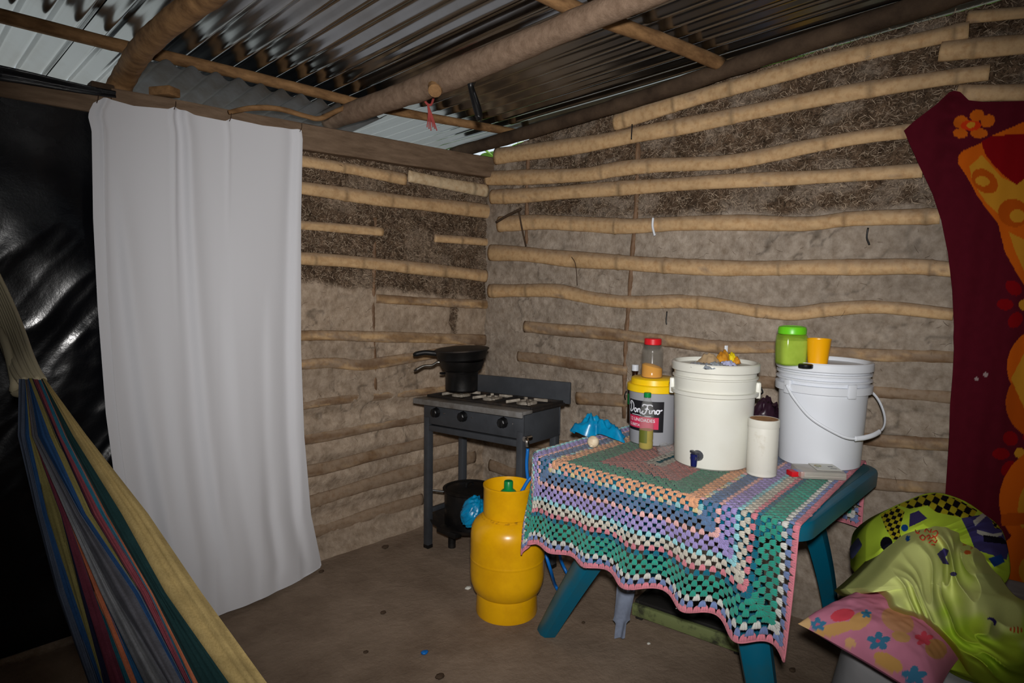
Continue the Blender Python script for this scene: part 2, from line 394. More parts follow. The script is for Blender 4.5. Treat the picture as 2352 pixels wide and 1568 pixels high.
def build_wall_r():
    ys = np.concatenate([np.linspace(-2.2, -0.05, 30), np.linspace(0.0, Y0+0.10, 330)]); zs = np.linspace(-0.03, 1, 230)
    Yg, Zg = np.meshgrid(ys, zs, indexing='ij'); y = Yg.ravel(); t = Zg.ravel()
    z = np.where(t < 0, t, t*ztop_r(y))
    st = straw_r(y, z)
    d = 0.016*(fbm(y*5, z*9, 5, 21)-0.5) + 0.014*(fbm(y*13, z*17, 4, 23)-0.5) - 0.008*st + st*0.026*(fbm(y*38, z*38, 3, 22)-0.5)
    d += 0.05*sst(0.10, 0.0, z)
    x = X0 - d + 0.002
    V = np.stack([x, y, z], 1); Fc = gfaces(len(ys), len(zs)); Fc = [f[::-1] for f in Fc]
    C = mud_colors(y, z, st, 60, 0.2)
    bx = mv(rbox(0.10, 4.98, 2.06, 0), X0+0.10, 0.29, 1.03)
    n = len(V); VF = join([(V, Fc), bx]); C = np.concatenate([C, np.tile((*MUD, 0.0), (len(VF[0])-n, 1))])
    return obj('wall_right', VF, mat_mud, colors=C, kind='structure', label='mud and bamboo lath wall on the right', origin=False, ang=None), (ys, V)
def build_wall_l():
    xs = np.concatenate([np.linspace(-2.2, 1.30, 50), np.linspace(1.31, X0+0.02, 190)]); zs = np.linspace(-0.03, 2.03, 240)
    Xg, Zg = np.meshgrid(xs, zs, indexing='ij'); x = Xg.ravel(); z = Zg.ravel()
    st = straw_l(x, z)
    d = 0.016*(fbm(x*5, z*9, 5, 31)-0.5) + 0.014*(fbm(x*13, z*17, 4, 33)-0.5) - 0.006*st + st*0.03*(fbm(x*38, z*38, 3, 32)-0.5)
    d += 0.06*sst(0.12, 0.0, z)
    low = sst(1.0, 0.7, z); d += 0.010*low*np.sin(z*2*math.pi/0.13+x*1.1)
    y = Y0 - d + 0.002
    V = np.stack([x, y, z], 1); Fc = gfaces(len(xs), len(zs))
    C = mud_colors(x, z, st, 70, 0.8)
    bx = mv(rbox(4.9, 0.10, 2.06, 0), 0.25, Y0+0.10, 1.03)
    n = len(V); VF = join([(V, Fc), bx]); C = np.concatenate([C, np.tile((*MUD, 0.0), (len(VF[0])-n, 1))])
    return obj('wall_back', VF, mat_mud, colors=C, kind='structure', label='mud and bamboo lath wall behind the stove', origin=False, ang=None), V
wall_r, (_, WRV) = build_wall_r()
wall_l, WLV = build_wall_l()
obj('wall_left', mv(rbox(0.12, 5.0, 2.35, 0), -2.26, 0.3, 1.16), mat_mudp, kind='structure', label='mud wall behind the hammock side', origin=False)
obj('wall_front', mv(rbox(5.1, 0.12, 2.45, 0), 0.3, -2.26, 1.2), mat_mudp, kind='structure', label='mud wall behind the photographer', origin=False)

def lath(pl, th, cov, side, k):
    W_ = wall_pts(pl, side); P = cat(W_, 14)
    L_ = np.concatenate([[0], np.cumsum([np.linalg.norm(P[i+1]-P[i]) for i in range(len(P)-1)])])
    nrm = np.array([-1.0, 0, 0]) if side == 'r' else np.array([0, -1.0, 0])
    th = th*1.06; R = []; ring = []
    ph = rng.random()*0.2
    for i, p in enumerate(P):
        r = th/2*depth(p)/F
        s = (L_[i]+ph) % 0.27; q = math.exp(-((s-0.13)/0.006)**2)
        r *= 1+0.10*q+0.05*math.sin(L_[i]*9+k)+0.04*(vn(L_[i]*25, k)-0.5)
        R.append(r); ring.append(q)
    out = 0.009*max(cov, 0) if cov > 0 else 0.0
    th = th*1.08
    P = [p + nrm*(0.002-1.15*out) for p in P]
    n = 14; V, Fc = tube(P, R, n, up=(0, 0, 1))
    ax = 0 if side == 'r' else 1
    c0 = X0 if side == 'r' else Y0
    # split cane: a little flatter than round
    V[:, ax] = c0+0.001+(V[:, ax]-c0)*0.5
    i = np.repeat(np.arange(len(P)), n); kk = np.tile(np.arange(n), len(P))
    along = L_[i]; upn = np.cos(2*math.pi*kk/n)
    n1 = fbm(along*7, upn*1.5+k*3, 4, 90+k); n2 = fbm(along*40, upn*4+k, 3, 91)
    c = np.array(lin(202, 168, 125))[None, :]*(0.74+0.48*n1[:, None])*(0.85+0.3*n2[:, None])
    if cov < 0: c = np.array(lin(206, 184, 150))[None, :]*(0.8+0.4*n2[:, None])
    q = np.array(ring)[i]
    c = c*(1-0.5*q[:, None])
    dust = sst(-0.05, 0.75, upn+0.7*(n1-0.5))*0.8
    m = np.clip(np.maximum(dust, sst(0.62-max(cov, 0)*0.55, 0.82-max(cov, 0)*0.4, n1*0.7+0.3*n2+0.25*max(cov, 0))), 0, 1)
    if cov < 0: m = m*0.3
    c = c*(1-m[:, None]) + np.array(lin(142, 122, 102))[None, :]*(0.8+0.4*n2[:, None])*m[:, None]
    if 0.2 < cov < 0.75:           # stained dark where the plaster stops
        st = sst(0.52, 0.7, fbm(along*5+k, upn*0.7, 3, 77))*0.55
        c = c*(1-st[:, None]) + np.array(lin(96, 66, 40))[None, :]*st[:, None]
    obj('bamboo_lath', (V, Fc), mat_bamboo, wall_r if side == 'r' else wall_l, colors=c, ang=None)
for k, (pl, th, cov) in enumerate(R_LATHS): lath(pl, th, cov, 'r', k)
for k, (pl, th, cov) in enumerate(L_LATHS): lath(pl, th, cov, 'l', k+40)

# ---- upright cane seen between the laths of the right wall
def upright(pxs, side, w, parent):
    P = [onx(*p, X0+0.007) if side == 'r' else ony(*p, Y0+0.011) for p in pxs]
    V, Fc = tube(cat(P, 6), [w*(1+0.15*math.sin(i*1.7)) for i in range(len(P)*6-5)], 8)
    c = np.array(lin(120, 94, 72))[None, :]*(0.7+0.6*nr.rand(len(V)))[:, None]
    obj('upright_cane', (V, Fc), mat_bamboo, parent, colors=c, ang=None)
upright([(1466, 330), (1462, 470), (1454, 570), (1446, 690), (1440, 760), (1436, 850), (1434, 960)], 'r', 0.013, wall_r)
upright([(1214, 352), (1211, 450), (1210, 560)], 'r', 0.012, wall_r)
upright([(861, 500), (858, 640), (856, 720), (862, 900)], 'l', 0.012, wall_l)

# ---- loose straw fibres in the unplastered bands (uncountable)
def straw_fibres(side):
    V = []; Fc = []; C = []
    def add(p, t, nrm, ln, wd, col):
        side = np.cross(nrm, t); o = len(V); bend = rng.uniform(-0.5, 0.5)
        for q in range(4):
            s = q/3-0.5
            ctr = p + t*ln*s + side*ln*bend*(s*s) + nrm*(0.004+0.006*rng.random())
            ww = wd*(1-1.2*abs(s)); V.append(ctr+side*ww); V.append(ctr-side*ww); C.append(col); C.append(col)
        for q in range(3): Fc.append((o+2*q, o+2*q+1, o+2*q+3, o+2*q+2))
    if True:
        WV = WRV if side == 'r' else WLV
        a = WV[:, 1] if side == 'r' else WV[:, 0]
        st = straw_r(WV[:, 1], WV[:, 2]) if side == 'r' else straw_l(WV[:, 0], WV[:, 2])
        ok = np.where((st > 0.35) & (a > (0.15 if side == 'r' else 1.30)))[0]
        nrm = np.array([-1.0, 0, 0]) if side == 'r' else np.array([0, -1.0, 0])
        al = np.array([0, 1.0, 0]) if side == 'r' else np.array([1.0, 0, 0])
        N_ = 14000 if side == 'r' else 11000
        for i in nr.choice(ok, N_):
            an = rng.gauss(0, 0.9); t = al*math.cos(an)+np.array([0, 0, 1.0])*math.sin(an)
            b = rng.random()
            col = np.array(lin(178, 158, 136))*rng.uniform(0.4, 1.1) if b < 0.62 else np.array(lin(84, 66, 52))*rng.uniform(0.4, 1.0)
            add(WV[i]+nr.normal(0, 0.004, 3)*(1-np.abs(nrm)), t, nrm, rng.uniform(0.008, 0.03), rng.uniform(0.0005, 0.0013), col)
    # a few stray fibres on the plaster
    for i in range(260):
        if side == 'r': p = np.array([X0-0.004, rng.uniform(0.3, 2.7), rng.uniform(0.5, 1.7)]); nrm = np.array([-1.0, 0, 0]); al = np.array([0, 1.0, 0])
        else: p = np.array([rng.uniform(1.4, 2.66), Y0-0.004, rng.uniform(0.3, 1.5)]); nrm = np.array([0, -1.0, 0]); al = np.array([1.0, 0, 0])
        an = rng.uniform(-3, 3); t = al*math.cos(an)+np.array([0, 0, 1.0])*math.sin(an)
        add(p, t, nrm, rng.uniform(0.01, 0.04), 0.0007, np.array(lin(100, 84, 70))*rng.uniform(0.6, 1.5))
    return (np.array(V), Fc), np.array(C)
for sd in 'rl':
    VF, Cc = straw_fibres(sd)
    obj('straw_fibres', VF, mat_straw, wall_r if sd == 'r' else wall_l, colors=Cc, kind='stuff', ang=None)

# ---- roof sheets
RS = 0.045
def zroof(y): return 2.288 + RS*(2.76-y)
ceil = thing('ceiling', 'corrugated zinc roof over the room', None, kind='structure')
PITCH = 0.094
def sheet(x0, ncor, ya, yb, zoff, mat, amp=0.0145, zf=zroof, ny=36, seed=0, ph=0.0):
    nx = ncor*10+1
    def fn(u, v):
        x = x0+u*ncor*PITCH; y = ya+(yb-ya)*v
        z = zf(y)+zoff+amp*np.cos((x-x0)/PITCH*2*math.pi+ph) + 0.006*(fbm(x*1.3+seed, y*1.7, 3, 200+seed)-0.5)
        return np.stack([x, y, z], 1)
    V, Fc = grid(fn, nx, ny)
    n = len(V); V2 = V+np.array([0, 0, 0.0012])
    Fb = [tuple(i+n for i in f[::-1]) for f in Fc]
    return np.concatenate([V, V2]), Fc+Fb
x = -2.35
for i in range(7):
    obj('roof_sheet', sheet(x, 9, -2.35, 3.62, 0.003*(i % 2)+0.012, mat_zinc, seed=i), mat_zinc, ceil, ang=None)
    x += 8*PITCH
obj('roof_sheet', sheet(0.80, 12, 2.725, 3.45, 0, mat_zinc_d, amp=0.013, zf=lambda y: 2.212-0.10*(y-2.725), ny=12, seed=31), mat_zinc_d, ceil, ang=None, label='weathered grey sheet patched in under the roof edge')

# ---- roof timbers
def pole(name, pts, rad, mat, label, n=14, cat_='pole', k=8, jit=0.05, group=None):
    P = cat(pts, k); R = [(rad if np.isscalar(rad) else np.interp(i/(len(P)-1), np.linspace(0, 1, len(rad)), rad))*(1+jit*(vn(i*0.7, len(label))-0.5)*2) for i in range(len(P))]
    return obj(name, tube(P, R, n), mat, label=label, cat=cat_, group=group, ang=None)
def timber(name, pa, pb, hh, dd, mat, label, axis='x'):
    pa = np.array(pa); pb = np.array(pb); L_ = np.linalg.norm(pb-pa); nseg = 30
    V = []; Fc = []
    sec = [(-.5, -.46), (-.46, -.5), (.46, -.5), (.5, -.46), (.5, .46), (.46, .5), (-.46, .5), (-.5, .46)]
    side = np.array([0, 1.0, 0]) if axis == 'x' else np.array([1.0, 0, 0])
    for i in range(nseg+1):
        t = i/nseg; c = pa+(pb-pa)*t
        for j, (a, b) in enumerate(sec):
            w = 1+0.07*(vn(t*9+j*5, L_*3, 5)-0.5)
            V.append(c+side*a*dd*w+np.array([0, 0, b*hh*w]))
    m = len(sec)
    for i in range(nseg):
        for j in range(m): Fc.append((i*m+j, i*m+(j+1) % m, (i+1)*m+(j+1) % m, (i+1)*m+j))
    Fc.append(tuple(range(m-1, -1, -1))); Fc.append(tuple(nseg*m+j for j in range(m)))
    return obj(name, (np.array(V), Fc), mat, label=label, cat='beam')
timber('roof_beam', (0.70, 2.80, 2.012), (2.70, 2.80, 2.075), 0.118, 0.15, mat_beam, 'squared grey timber beam along the top of the curtained wall')
timber('roof_beam', (-2.2, 2.81, 1.99), (0.715, 2.81, 2.02), 0.095, 0.14, mat_beam, 'squared timber beam above the black plastic sheet')
pole('rafter_pole', [(1.70, 2.90, 2.180), (1.70, 2.5, 2.186), (1.715, 2.2, 2.198), (1.715, 2.0, 2.207), (1.70, 1.5, 2.226), (1.68, 1.1, 2.238), (1.66, 0.2, 2.28), (1.66, -2.1, 2.38)],
     [0.047, 0.050, 0.052, 0.056, 0.046, 0.043, 0.045, 0.048], mat_pole, 'thick bark-covered rafter pole crossing the middle of the roof', k=12)
_p = onroof(1010, 180, 2.196)
obj('branch_stub', tube([(1.72, 2.09, 2.20), (1.69, 2.05, 2.17), (1.672, 2.035, 2.148)], [0.036, 0.032, 0.028], 12), mat_wood, label='sawn-off branch stub on the thick rafter pole', cat='branch stub')
pole('curved_rafter', [ony(268, 212, 2.79), ony(290, 170, 2.72), onroof(322, 118, 2.15), onroof(375, 65, 2.165), onroof(445, 12, 2.18), onroof(520, -45, 2.19), (0.80, 1.0, 2.26), (0.8, -2.1, 2.38)],
     [0.044, 0.041, 0.040, 0.040, 0.041, 0.041, 0.041, 0.041], mat_wood, 'curved peeled branch rafter above the left end of the curtain', k=10)
pole('purlin_pole', [(-2.2, 2.80, 2.255), (0.395, 2.79, 2.25), (0.772, 2.785, 2.25), (1.207, 2.755, 2.25), (1.766, 2.75, 2.255), (1.90, 2.74, 2.257)], 0.024, mat_wood, 'long thin purlin pole under the roof edge on the left')
pole('purlin_pole', [onroof(878, 250, 2.25), onroof(1000, 272, 2.25), onroof(1160, 300, 2.25), onroof(1250, 318, 2.25)], 0.022, mat_wood, 'short yellowish purlin pole in the corner of the roof')
pole('purlin_pole', [(-2.1, 1.40, 2.315), (0.8, 1.40, 2.315), (1.608, 1.399, 2.312), (1.921, 1.359, 2.313), (2.25, 1.30, 2.316), (2.60, 1.255, 2.318)], 0.027, mat_wood, 'peeled purlin pole crossing over the thick rafter near the top')
pole('wall_rafter', [onx(1040, 352, 2.625), onx(1250, 293, 2.61), onx(1500, 216, 2.60), onx(1800, 115, 2.60), onx(2080, 25, 2.60), onx(2400, -75, 2.60)],
     0.036, mat_dark_wood, 'dark crooked rafter pole along the top of the right wall', k=10, jit=0.1)
pole('crooked_stick', [ony(525, 258, 2.70), ony(580, 248, 2.70), ony(640, 250, 2.69), ony(700, 266, 2.69), ony(735, 272, 2.69), ony(780, 252, 2.70), ony(830, 237, 2.71)], [0.009, 0.012, 0.012, 0.011, 0.012, 0.011, 0.008], mat_wood, 'thin crooked stick lying along the beam above the curtain')
obj('peg_block', (rot(rbox(0.06, 0.10, 0.035, 0.006)[0], 'z', 0.5)+ony(378, 212, 2.75), rbox(0.06, 0.10, 0.035, 0.006)[1]), mat_wood, label='small wooden block lying on the beam right of the curved rafter', cat='wood block')
obj('peg_block', (rbox(0.075, 0.06, 0.030, 0.005)[0]+ony(232, 203, 2.76), rbox(0.075, 0.06, 0.03, 0.005)[1]), mat_dark_wood, label='small dark block on the beam left of the curved rafter', cat='wood block')

# ---- outside: yard, grass and a leafy plant behind the corner
obj('ground_yard', mv(rbox(40, 40, 0.02, 0), 0, 12, -0.09), mat_soil, kind='structure', label='pale yard outside', origin=False)
obj('ground_grass', mv(rbox(20, 40, 0.02, 0), 13.2, -17.6, -0.07), mat_grass, kind='structure', label='green grass outside', origin=False)
def leaf(L_, w, droop, az, el):
    def fn(u, v):
        s = u; ww = w*np.sin(math.pi*np.clip(s, 0.02, 0.99))**0.7
        x = L_*s*math.cos(el)-0; z = L_*s*math.sin(el)-droop*s*s
        yy = (v-0.5)*2*ww
        return np.stack([x, yy, z-0.25*np.abs(yy)], 1)
    V, Fc = grid(fn, 14, 5); return rot(V, 'z', az), Fc
plant = thing('leafy_plant', 'bright green leafy plant outside the wall corner', 'plant', (3.62, 3.62, -0.06))
obj('stem', tube([(0, 0, 0), (0.03, 0.02, 1.0), (0, 0, 2.6)], [0.06, 0.05, 0.02], 10), mat_leaf, plant)
for i in range(26):
    VF = leaf(rng.uniform(0.6, 0.95), rng.uniform(0.09, 0.14), rng.uniform(0.3, 0.6), i*2.4, rng.uniform(0.2, 0.9))
    obj('leaf', mv(VF, 0, 0, 2.0+rng.uniform(-0.35, 0.55)), mat_leaf, plant, ang=None)

# ================================================================== THINGS
# ---- white curtain over the doorway
def interp_px(tab, y): return np.interp(y, [p[1] for p in tab], [p[0] for p in tab])
CL = [(219, 228), (205, 255), (203, 268), (211, 300), (214, 500), (224, 700), (243, 950), (262, 1090), (290, 1250), (330, 1475)]
CR = [(690, 295), (693, 320), (690, 500), (690, 800), (697, 1000), (712, 1180), (733, 1275), (738, 1300), (735, 1320)]
def curtain_pts(u, v):
    top = np.interp(u, [0, .04, .2, .37, .40, .5, .645, .67, .82, .985, 1], [236, 224, 243, 250, 245, 264, 278, 272, 288, 297, 300])
    bot = np.interp(u, [0, .42, .67, .86, .94, .98, 1], [1475, 1418, 1378, 1341, 1328, 1317, 1296])
    py = top+(bot-top)*v
    px = interp_px(CL, py)*(1-u)+interp_px(CR, py)*u
    P = np.empty((len(u), 3))
    yb = np.interp(px, [330, 500, 600, 690, 735], [2.52, 2.50, 2.52, 2.56, 2.62])
    yy = (Y0-0.075)*(1-v**1.2)+yb*v**1.2
    g = sst(0.0, 0.35, v)
    f = 0.005*g*np.sin(u*17+2.0*v+0.6)+0.0035*np.sin(u*47+5*v)*sst(0.35, 0.9, v)+0.006*(fbm(u*5, v*1.6, 3, 290)-0.5)*g
    def fold(c0, c1, w0, w1, a, v0=0.0, v1=1.0):
        c = c0+(c1-c0)*v; w = w0+(w1-w0)*v
        return a*np.tanh((u-c)/w*1.5)*np.exp(-((u-c)/(w*2.2))**2)*sst(v0, v0+0.25, v)*sst(v1+0.12, v1-0.12, v)
    f = f+fold(0.09, 0.24, 0.03, 0.06, 0.026, 0.1)+fold(0.44, 0.51, 0.02, 0.05, 0.024, -0.2)+fold(0.60, 0.68, 0.03, 0.05, 0.010, 0.3)+fold(0.27, 0.36, 0.03, 0.05, 0.009, 0.35)
    f = f+fold(0.975, 0.93, 0.018, 0.03, 0.020, -0.2)+fold(0.86, 0.80, 0.02, 0.04, 0.010, 0.3)+fold(0.97, 0.78, 0.02, 0.03, 0.014, 0.72)
    f = f+0.014*np.exp(-((u-0.395)/0.012)**2)*sst(0.5, 0.0, v)+0.008*np.exp(-((u-0.65)/0.010)**2)*sst(0.3, 0.0, v)+0.012*np.exp(-((u-0.055)/0.015)**2)*sst(0.6, 0.0, v)
    f = f*sst(1.12, 0.9, v)*0.72
    for i in range(len(u)): P[i] = ony(px[i], py[i], yy[i])
    P[:, 1] -= f; P[:, 2] = np.maximum(P[:, 2], 0.016)
    return P
cur = thing('curtain', 'long white cotton cloth curtain pinned over the doorway', 'curtain', (1.1, 2.6, 0))
VF = grid(curtain_pts, 130, 150)
Vb = VF[0]+np.array([0, 0.003, 0]); n = len(VF[0])
obj('cloth', (np.concatenate([VF[0], Vb]), VF[1]+[tuple(i+n for i in f[::-1]) for f in VF[1]]), mat_curtain, cur, world=True, ang=None)
for px, py in ((222, 232), (400, 247), (527, 274), (689, 298)):
    p = ony(px, py+4, Y0-0.10); q = ony(px+4, py-14, Y0-0.10)
    obj('wire_pin', tube([p, (p+q)/2+np.array([0, -0.008, 0]), q], 0.0016, 6), mat_wire, cur, world=True)
obj('seam', tube(cat([curtain_pts(np.array([0.055]), np.array([t]))[0]+np.array([0, -0.004, 0]) for t in np.linspace(0.02, 0.98, 12)], 6), 0.0012, 5), mat_curtain, cur, world=True)

# ---- black plastic sheet on the wall left of the curtain
def plast(u, v):
    x = -1.4+2.18*u; z = 0.035+2.01*v
    n = fbm(x*2.1+0.6*z, z*1.3, 3, 301); pq = x*0.62+z*0.78; qq = -x*0.78+z*0.62; r1 = 1-np.abs(2*fbm(pq*1.6, qq*6.0, 3, 303)-1)
    r2 = 1-np.abs(2*fbm(pq*4+3, qq*13, 2, 305)-1)
    d = 0.05*(n-0.3)+(0.016*r1**4+0.006*r2**5)*sst(0.44, 0.68, fbm(x*2+9, z*1.6, 2, 307)+0.12*(1.3-z))
    d = d*sst(0.0, 0.2, v)*sst(1.0, 0.8, v)*sst(0.80, 0.62, x)
    return np.stack([x, Y0-0.035-np.maximum(d, 0)-0.03*sst(0.12, 0.0, v), z], 1)
VF = grid(plast, 190, 190)
obj('plastic_sheet', VF, mat_plastic_black, label='creased glossy black plastic sheet covering the wall left of the curtain', cat='plastic sheet', ang=None)
VF = grid(lambda u, v: np.stack([0.25+0.46*u, 2.712-0.004*np.sin(u*7)-0.003*np.sin(v*9), 2.062-(0.06-0.035*u)*v+0.003*np.sin(u*5)], 1), 30, 6)
obj('plastic_strip', VF, mat_plastic_black, label='folded black plastic strip tacked along the beam at top left', cat='plastic strip', ang=None)
V, Fc = rbox(0.10, 0.05, 0.07, 0.012)
V = V*(1-0.55*np.clip((V[:, :1]+0.05)/0.1, 0, 1)*np.array([0, 1, 1])); V = rot(V, 'z', -0.6)
obj('wooden_peg', (V+at(-6, 522, 2.35), Fc), mat_wood, label='orange-brown wooden peg end at the left edge of the view', cat='peg')

# ---- hammock
HY = [870, 1000, 1180, 1362, 1568, 1760]
HB = [[43, 41, 83, 130, 203], [57, 58, 98, 150, 225], [58, 68, 109, 167, 235], [59, 73, 139, 185, 238], [59.5, 73.5, 140, 192, 254], [60, 74, 152, 214, 286],
      [60.2, 74.2, 152.5, 216, 300], [60.4, 74.4, 153, 232, 315], [60.6, 74.6, 153.5, 233, 333], [61, 75, 165, 261, 384], [64, 87, 185, 308, 418], [66, 114, 196, 319, 424],
      [73, 126, 208, 321, 425], [76, 131, 212, 324, 428], [87, 140, 232, 341, 437], [94, 150, 241, 346, 442], [94.5, 151, 244, 350, 455], [97, 167, 279, 380, 525], [101, 196, 337, 460, 609]]
HC = [(92, 104, 128), (30, 84, 140), (150, 138, 70), (36, 36, 66), (122, 44, 66), (20, 106, 126), (216, 112, 60), (24, 92, 140), (142, 144, 150), (108, 108, 118), (28, 86, 146),
      (156, 142, 72), (44, 34, 66), (160, 66, 82), (16, 116, 146), (214, 118, 70), (28, 66, 68), (190, 162, 92)]
for r in HB: r.append(r[4]+(r[4]-r[3])*0.95)
NV = 90
ys = np.linspace(870, 1760, NV)
cols = []; uu = []
for k in range(18):
    m = 9 if k in (0, 8, 9, 10, 13, 16, 17) else 6
    for j in range(m): cols.append((k, j/(m-1)))
HV = []; HCc = []
ham_org = at(70, 872, 1.62)
for (k, t) in cols:
    xa = np.array(HB[k]); xb = np.array(HB[k+1])
    xx = np.interp(ys, HY, xa*(1-t)+xb*t)
    wd = np.interp(ys, HY, xb-xa)
    for i in range(NV):
        inv = 0.625+(ys[i]-870)/(1568-870)*0.375
        d = 1/inv
        bul = (min(0.5*wd[i]*d/F, 0.03) if k < 16 else 0.004)*math.sin(math.pi*t)+(0.004*math.sin(t*14+ys[i]*0.003) if k > 15 else 0)
        back = 0.05*sst(0, 1, (ys[i]-870)/300)*(1 if k < 8 else 0)+(0.0 if k < 17 else -0.01)
        wob = 0.004*math.sin(t*9+k*2+ys[i]*0.006)
        HV.append(at(xx[i], ys[i]+2*math.sin(k), d+back-bul+wob))
        c = (np.array(lin(*HC[k]))*0.82+0.18*np.mean(lin(*HC[k])))*0.62*(0.85+0.3*vn(t*3+k*7, ys[i]*0.05, 3))
        HCc.append(c)
HV = np.array(HV)
# carry the cloth on past the bottom of the frame, levelling out
ext = []; NE = 26
for ci in range(len(cols)):
    p0 = HV[ci*NV+NV-1]; dv = HV[ci*NV+NV-1]-HV[ci*NV+NV-6]; dv = dv/np.linalg.norm(dv)
    row = []
    p = p0.copy()
    for e in range(NE):
        dv = dv+np.array([0, 0, 0.022*min(e, 18)/10]); dv[0] -= 0.01; dv /= np.linalg.norm(dv); p = p+dv*0.045; row.append(p.copy())
    ext.append(row)
allV = []; allC = []
for ci in range(len(cols)):
    allV += list(HV[ci*NV:(ci+1)*NV])+ext[ci]; allC += HCc[ci*NV:(ci+1)*NV]+[HCc[ci*NV+NV-1]]*NE
NT = NV+NE
ham = thing('hammock', 'striped woven hammock in mustard, green, blue and maroon hanging at the left', 'hammock', tuple(ham_org))
Va = np.array(allV); n = len(Va); Fh = gfaces(len(cols), NT)
Vb = Va+np.array([FH[0]*0.004, FH[1]*0.004, -0.002])
obj('woven_body', (np.concatenate([Va, Vb]), Fh+[tuple(i+n for i in f[::-1]) for f in Fh]), mat_hammock, ham, colors=np.concatenate([allC, allC]), world=True, ang=None)
anc = np.array([ony(-190, 250, Y0-0.12)]).ravel()
for i in range(12):
    t = i/11
    a = at(40+56*t, 872+rng.uniform(-2, 8), 1.615); b = anc+np.array([0.0, -0.0, 0.0])+nr.normal(0, 0.006, 3)
    mid = a*0.55+b*0.45+nr.normal(0, 0.006, 3)+np.array([0, 0, -0.012])
    spread = at(-2+30*(t-0.5), 700-70*(t-0.5), 1.98)
    obj('cord', tube(cat([a+FW*0.01, a*0.8+spread*0.2, spread, b], 8), 0.0062, 7), mat_rope, ham, world=True, ang=None)
obj('cord', tube(cat([at(62, 905, 1.64), at(34, 900, 1.66), at(33, 872, 1.66), at(16, 800, 1.78), at(-2, 760, 1.88), at(-40, 690, 2.05), anc], 8), 0.011, 8), mat_rope, ham, world=True, ang=None)

# ---- gas stove
sA = np.array([1.935, 2.515, 0.79]); sB = np.array([1.975, 1.80, 0.818])
yaw = math.atan2(sB[0]-sA[0], -(sB[1]-sA[1]))
SL = float(np.linalg.norm(sB-sA)); SD = 0.33
stove = thing('gas_stove', 'charcoal steel three-burner gas stove on legs by the mud wall', 'stove', ((sA+sB)/2*np.array([1, 1, 0])), (0, 0, yaw))
# local frame: +x into the wall (depth), +y towards the corner
HT = 0.804
hl = SL/2
tl = math.atan2(sA[2]-sB[2], SL)
def sp(name, VF, mat, parent=stove, **k):
    V = np.asarray(VF[0], float).copy(); V[:, 2] += (V[:, 1])*math.tan(tl)*np.clip(V[:, 2]/0.7, 0, 1)
    return obj(name, (V, VF[1]), mat, parent, **k)
sp('front_panel', mv(rbox(0.012, SL-0.06, 0.115, 0.002), 0.052, 0, HT-0.075), mat_stove)
sp('front_shelf', mv(rbox(0.075, SL, 0.016, 0.003), 0.036, 0, HT-0.008), mat_stove_l)
sp('shelf_lip', mv(rbox(0.010, SL, 0.028, 0.003), 0.003, 0, HT-0.014), mat_stove_l)
sp('hob_tray', mv(rbox(SD-0.07, SL-0.01, 0.014, 0.003), 0.07+(SD-0.07)/2, 0, HT-0.008), mat_burn)
for s in (-1, 1):
    sp('side_panel', mv(rbox(SD-0.06, 0.006, 0.145, 0.002), 0.06+(SD-0.06)/2, s*(hl-0.035), HT-0.09), mat_stove)
sp('back_panel', mv(rbox(0.008, SL-0.06, 0.14, 0.002), SD-0.006, 0, HT-0.085), mat_stove)
sp('splashback', mv(rbox(0.014, SL+0.02, 0.105, 0.004), SD+0.004, -0.01, HT+0.045), mat_stove)
for lx in (0.06, SD-0.02):
    for s in (-1, 1):
        ll = sp('leg', mv(rbox(0.034, 0.034, HT-0.10, 0.003), lx, s*(hl-0.05), (HT-0.10)/2), mat_stove)
        sp('foot_cap', mv(rbox(0.036, 0.036, 0.02, 0.003), lx, s*(hl-0.05), 0.010), mat_black, ll)
sp('front_rail', mv(rbox(0.03, SL-0.10, 0.03, 0.003), 0.06, 0, HT-0.155), mat_stove)
sp('lower_brace', mv(rbox(SD-0.08, 0.02, 0.024, 0.002), SD/2+0.02, hl-0.05, 0.20), mat_stove)
for i, yk in enumerate((hl-0.125, hl-0.315, -hl+0.145)):
    V, Fc = lathe([(0, 0), (0.025, 0), (0.026, 0.004), (0.022, 0.012), (0.021, 0.024), (0.018, 0.027), (0, 0.027)], 20)
    a = np.arctan2(V[:, 1], V[:, 0]); V[:, :2] *= (1+0.06*np.cos(a*8))[:, None]
    V = rot(V, 'y', -math.pi/2)
    kn = sp('knob', (V+np.array([0.046, yk, HT-0.068]), Fc), mat_black)
    sp('pointer', (rbox(0.004, 0.005, 0.036, 0.001)[0]+np.array([0.018, yk, HT-0.068]), rbox(0.004, 0.005, 0.036, 0.001)[1]), mat_black, kn)
    sp('rivet', mv((rot(lathe([(0, 0), (0.004, 0), (0.003, 0.003), (0, 0.003)], 10)[0], 'y', -math.pi/2), lathe([(0, 0), (0.004, 0), (0.003, 0.003), (0, 0.003)], 10)[1]), 0.046, yk-0.055, HT-0.068), mat_chrome)
for i, yb in enumerate((hl-0.14, 0.0, -hl+0.14)):
    bc = (0.075+(SD-0.07)/2, yb)
    br = sp('burner', mv(lathe([(0, 0), (0.05, 0), (0.05, 0.008), (0.042, 0.014), (0.03, 0.014), (0.028, 0.008), (0, 0.008)], 28), bc[0], bc[1], HT-0.001), mat_iron)
    for q in range(4):
        a = q*math.pi/2+math.pi/4
        VF = rbox(0.068, 0.016, 0.014, 0.003)
        V = VF[0]+np.array([0.066, 0, 0.014]); V[:, 2] += np.where(V[:, 0] > 0.08, -0.004, 0.003)
        sp('grate_arm', (rot(V, 'z', a)+np.array([bc[0], bc[1], HT]), VF[1]), mat_iron, br)
sp('frame_bar', mv(rbox(0.010, SL-0.04, 0.012, 0.002), 0.082, 0, HT+0.004), mat_burn)
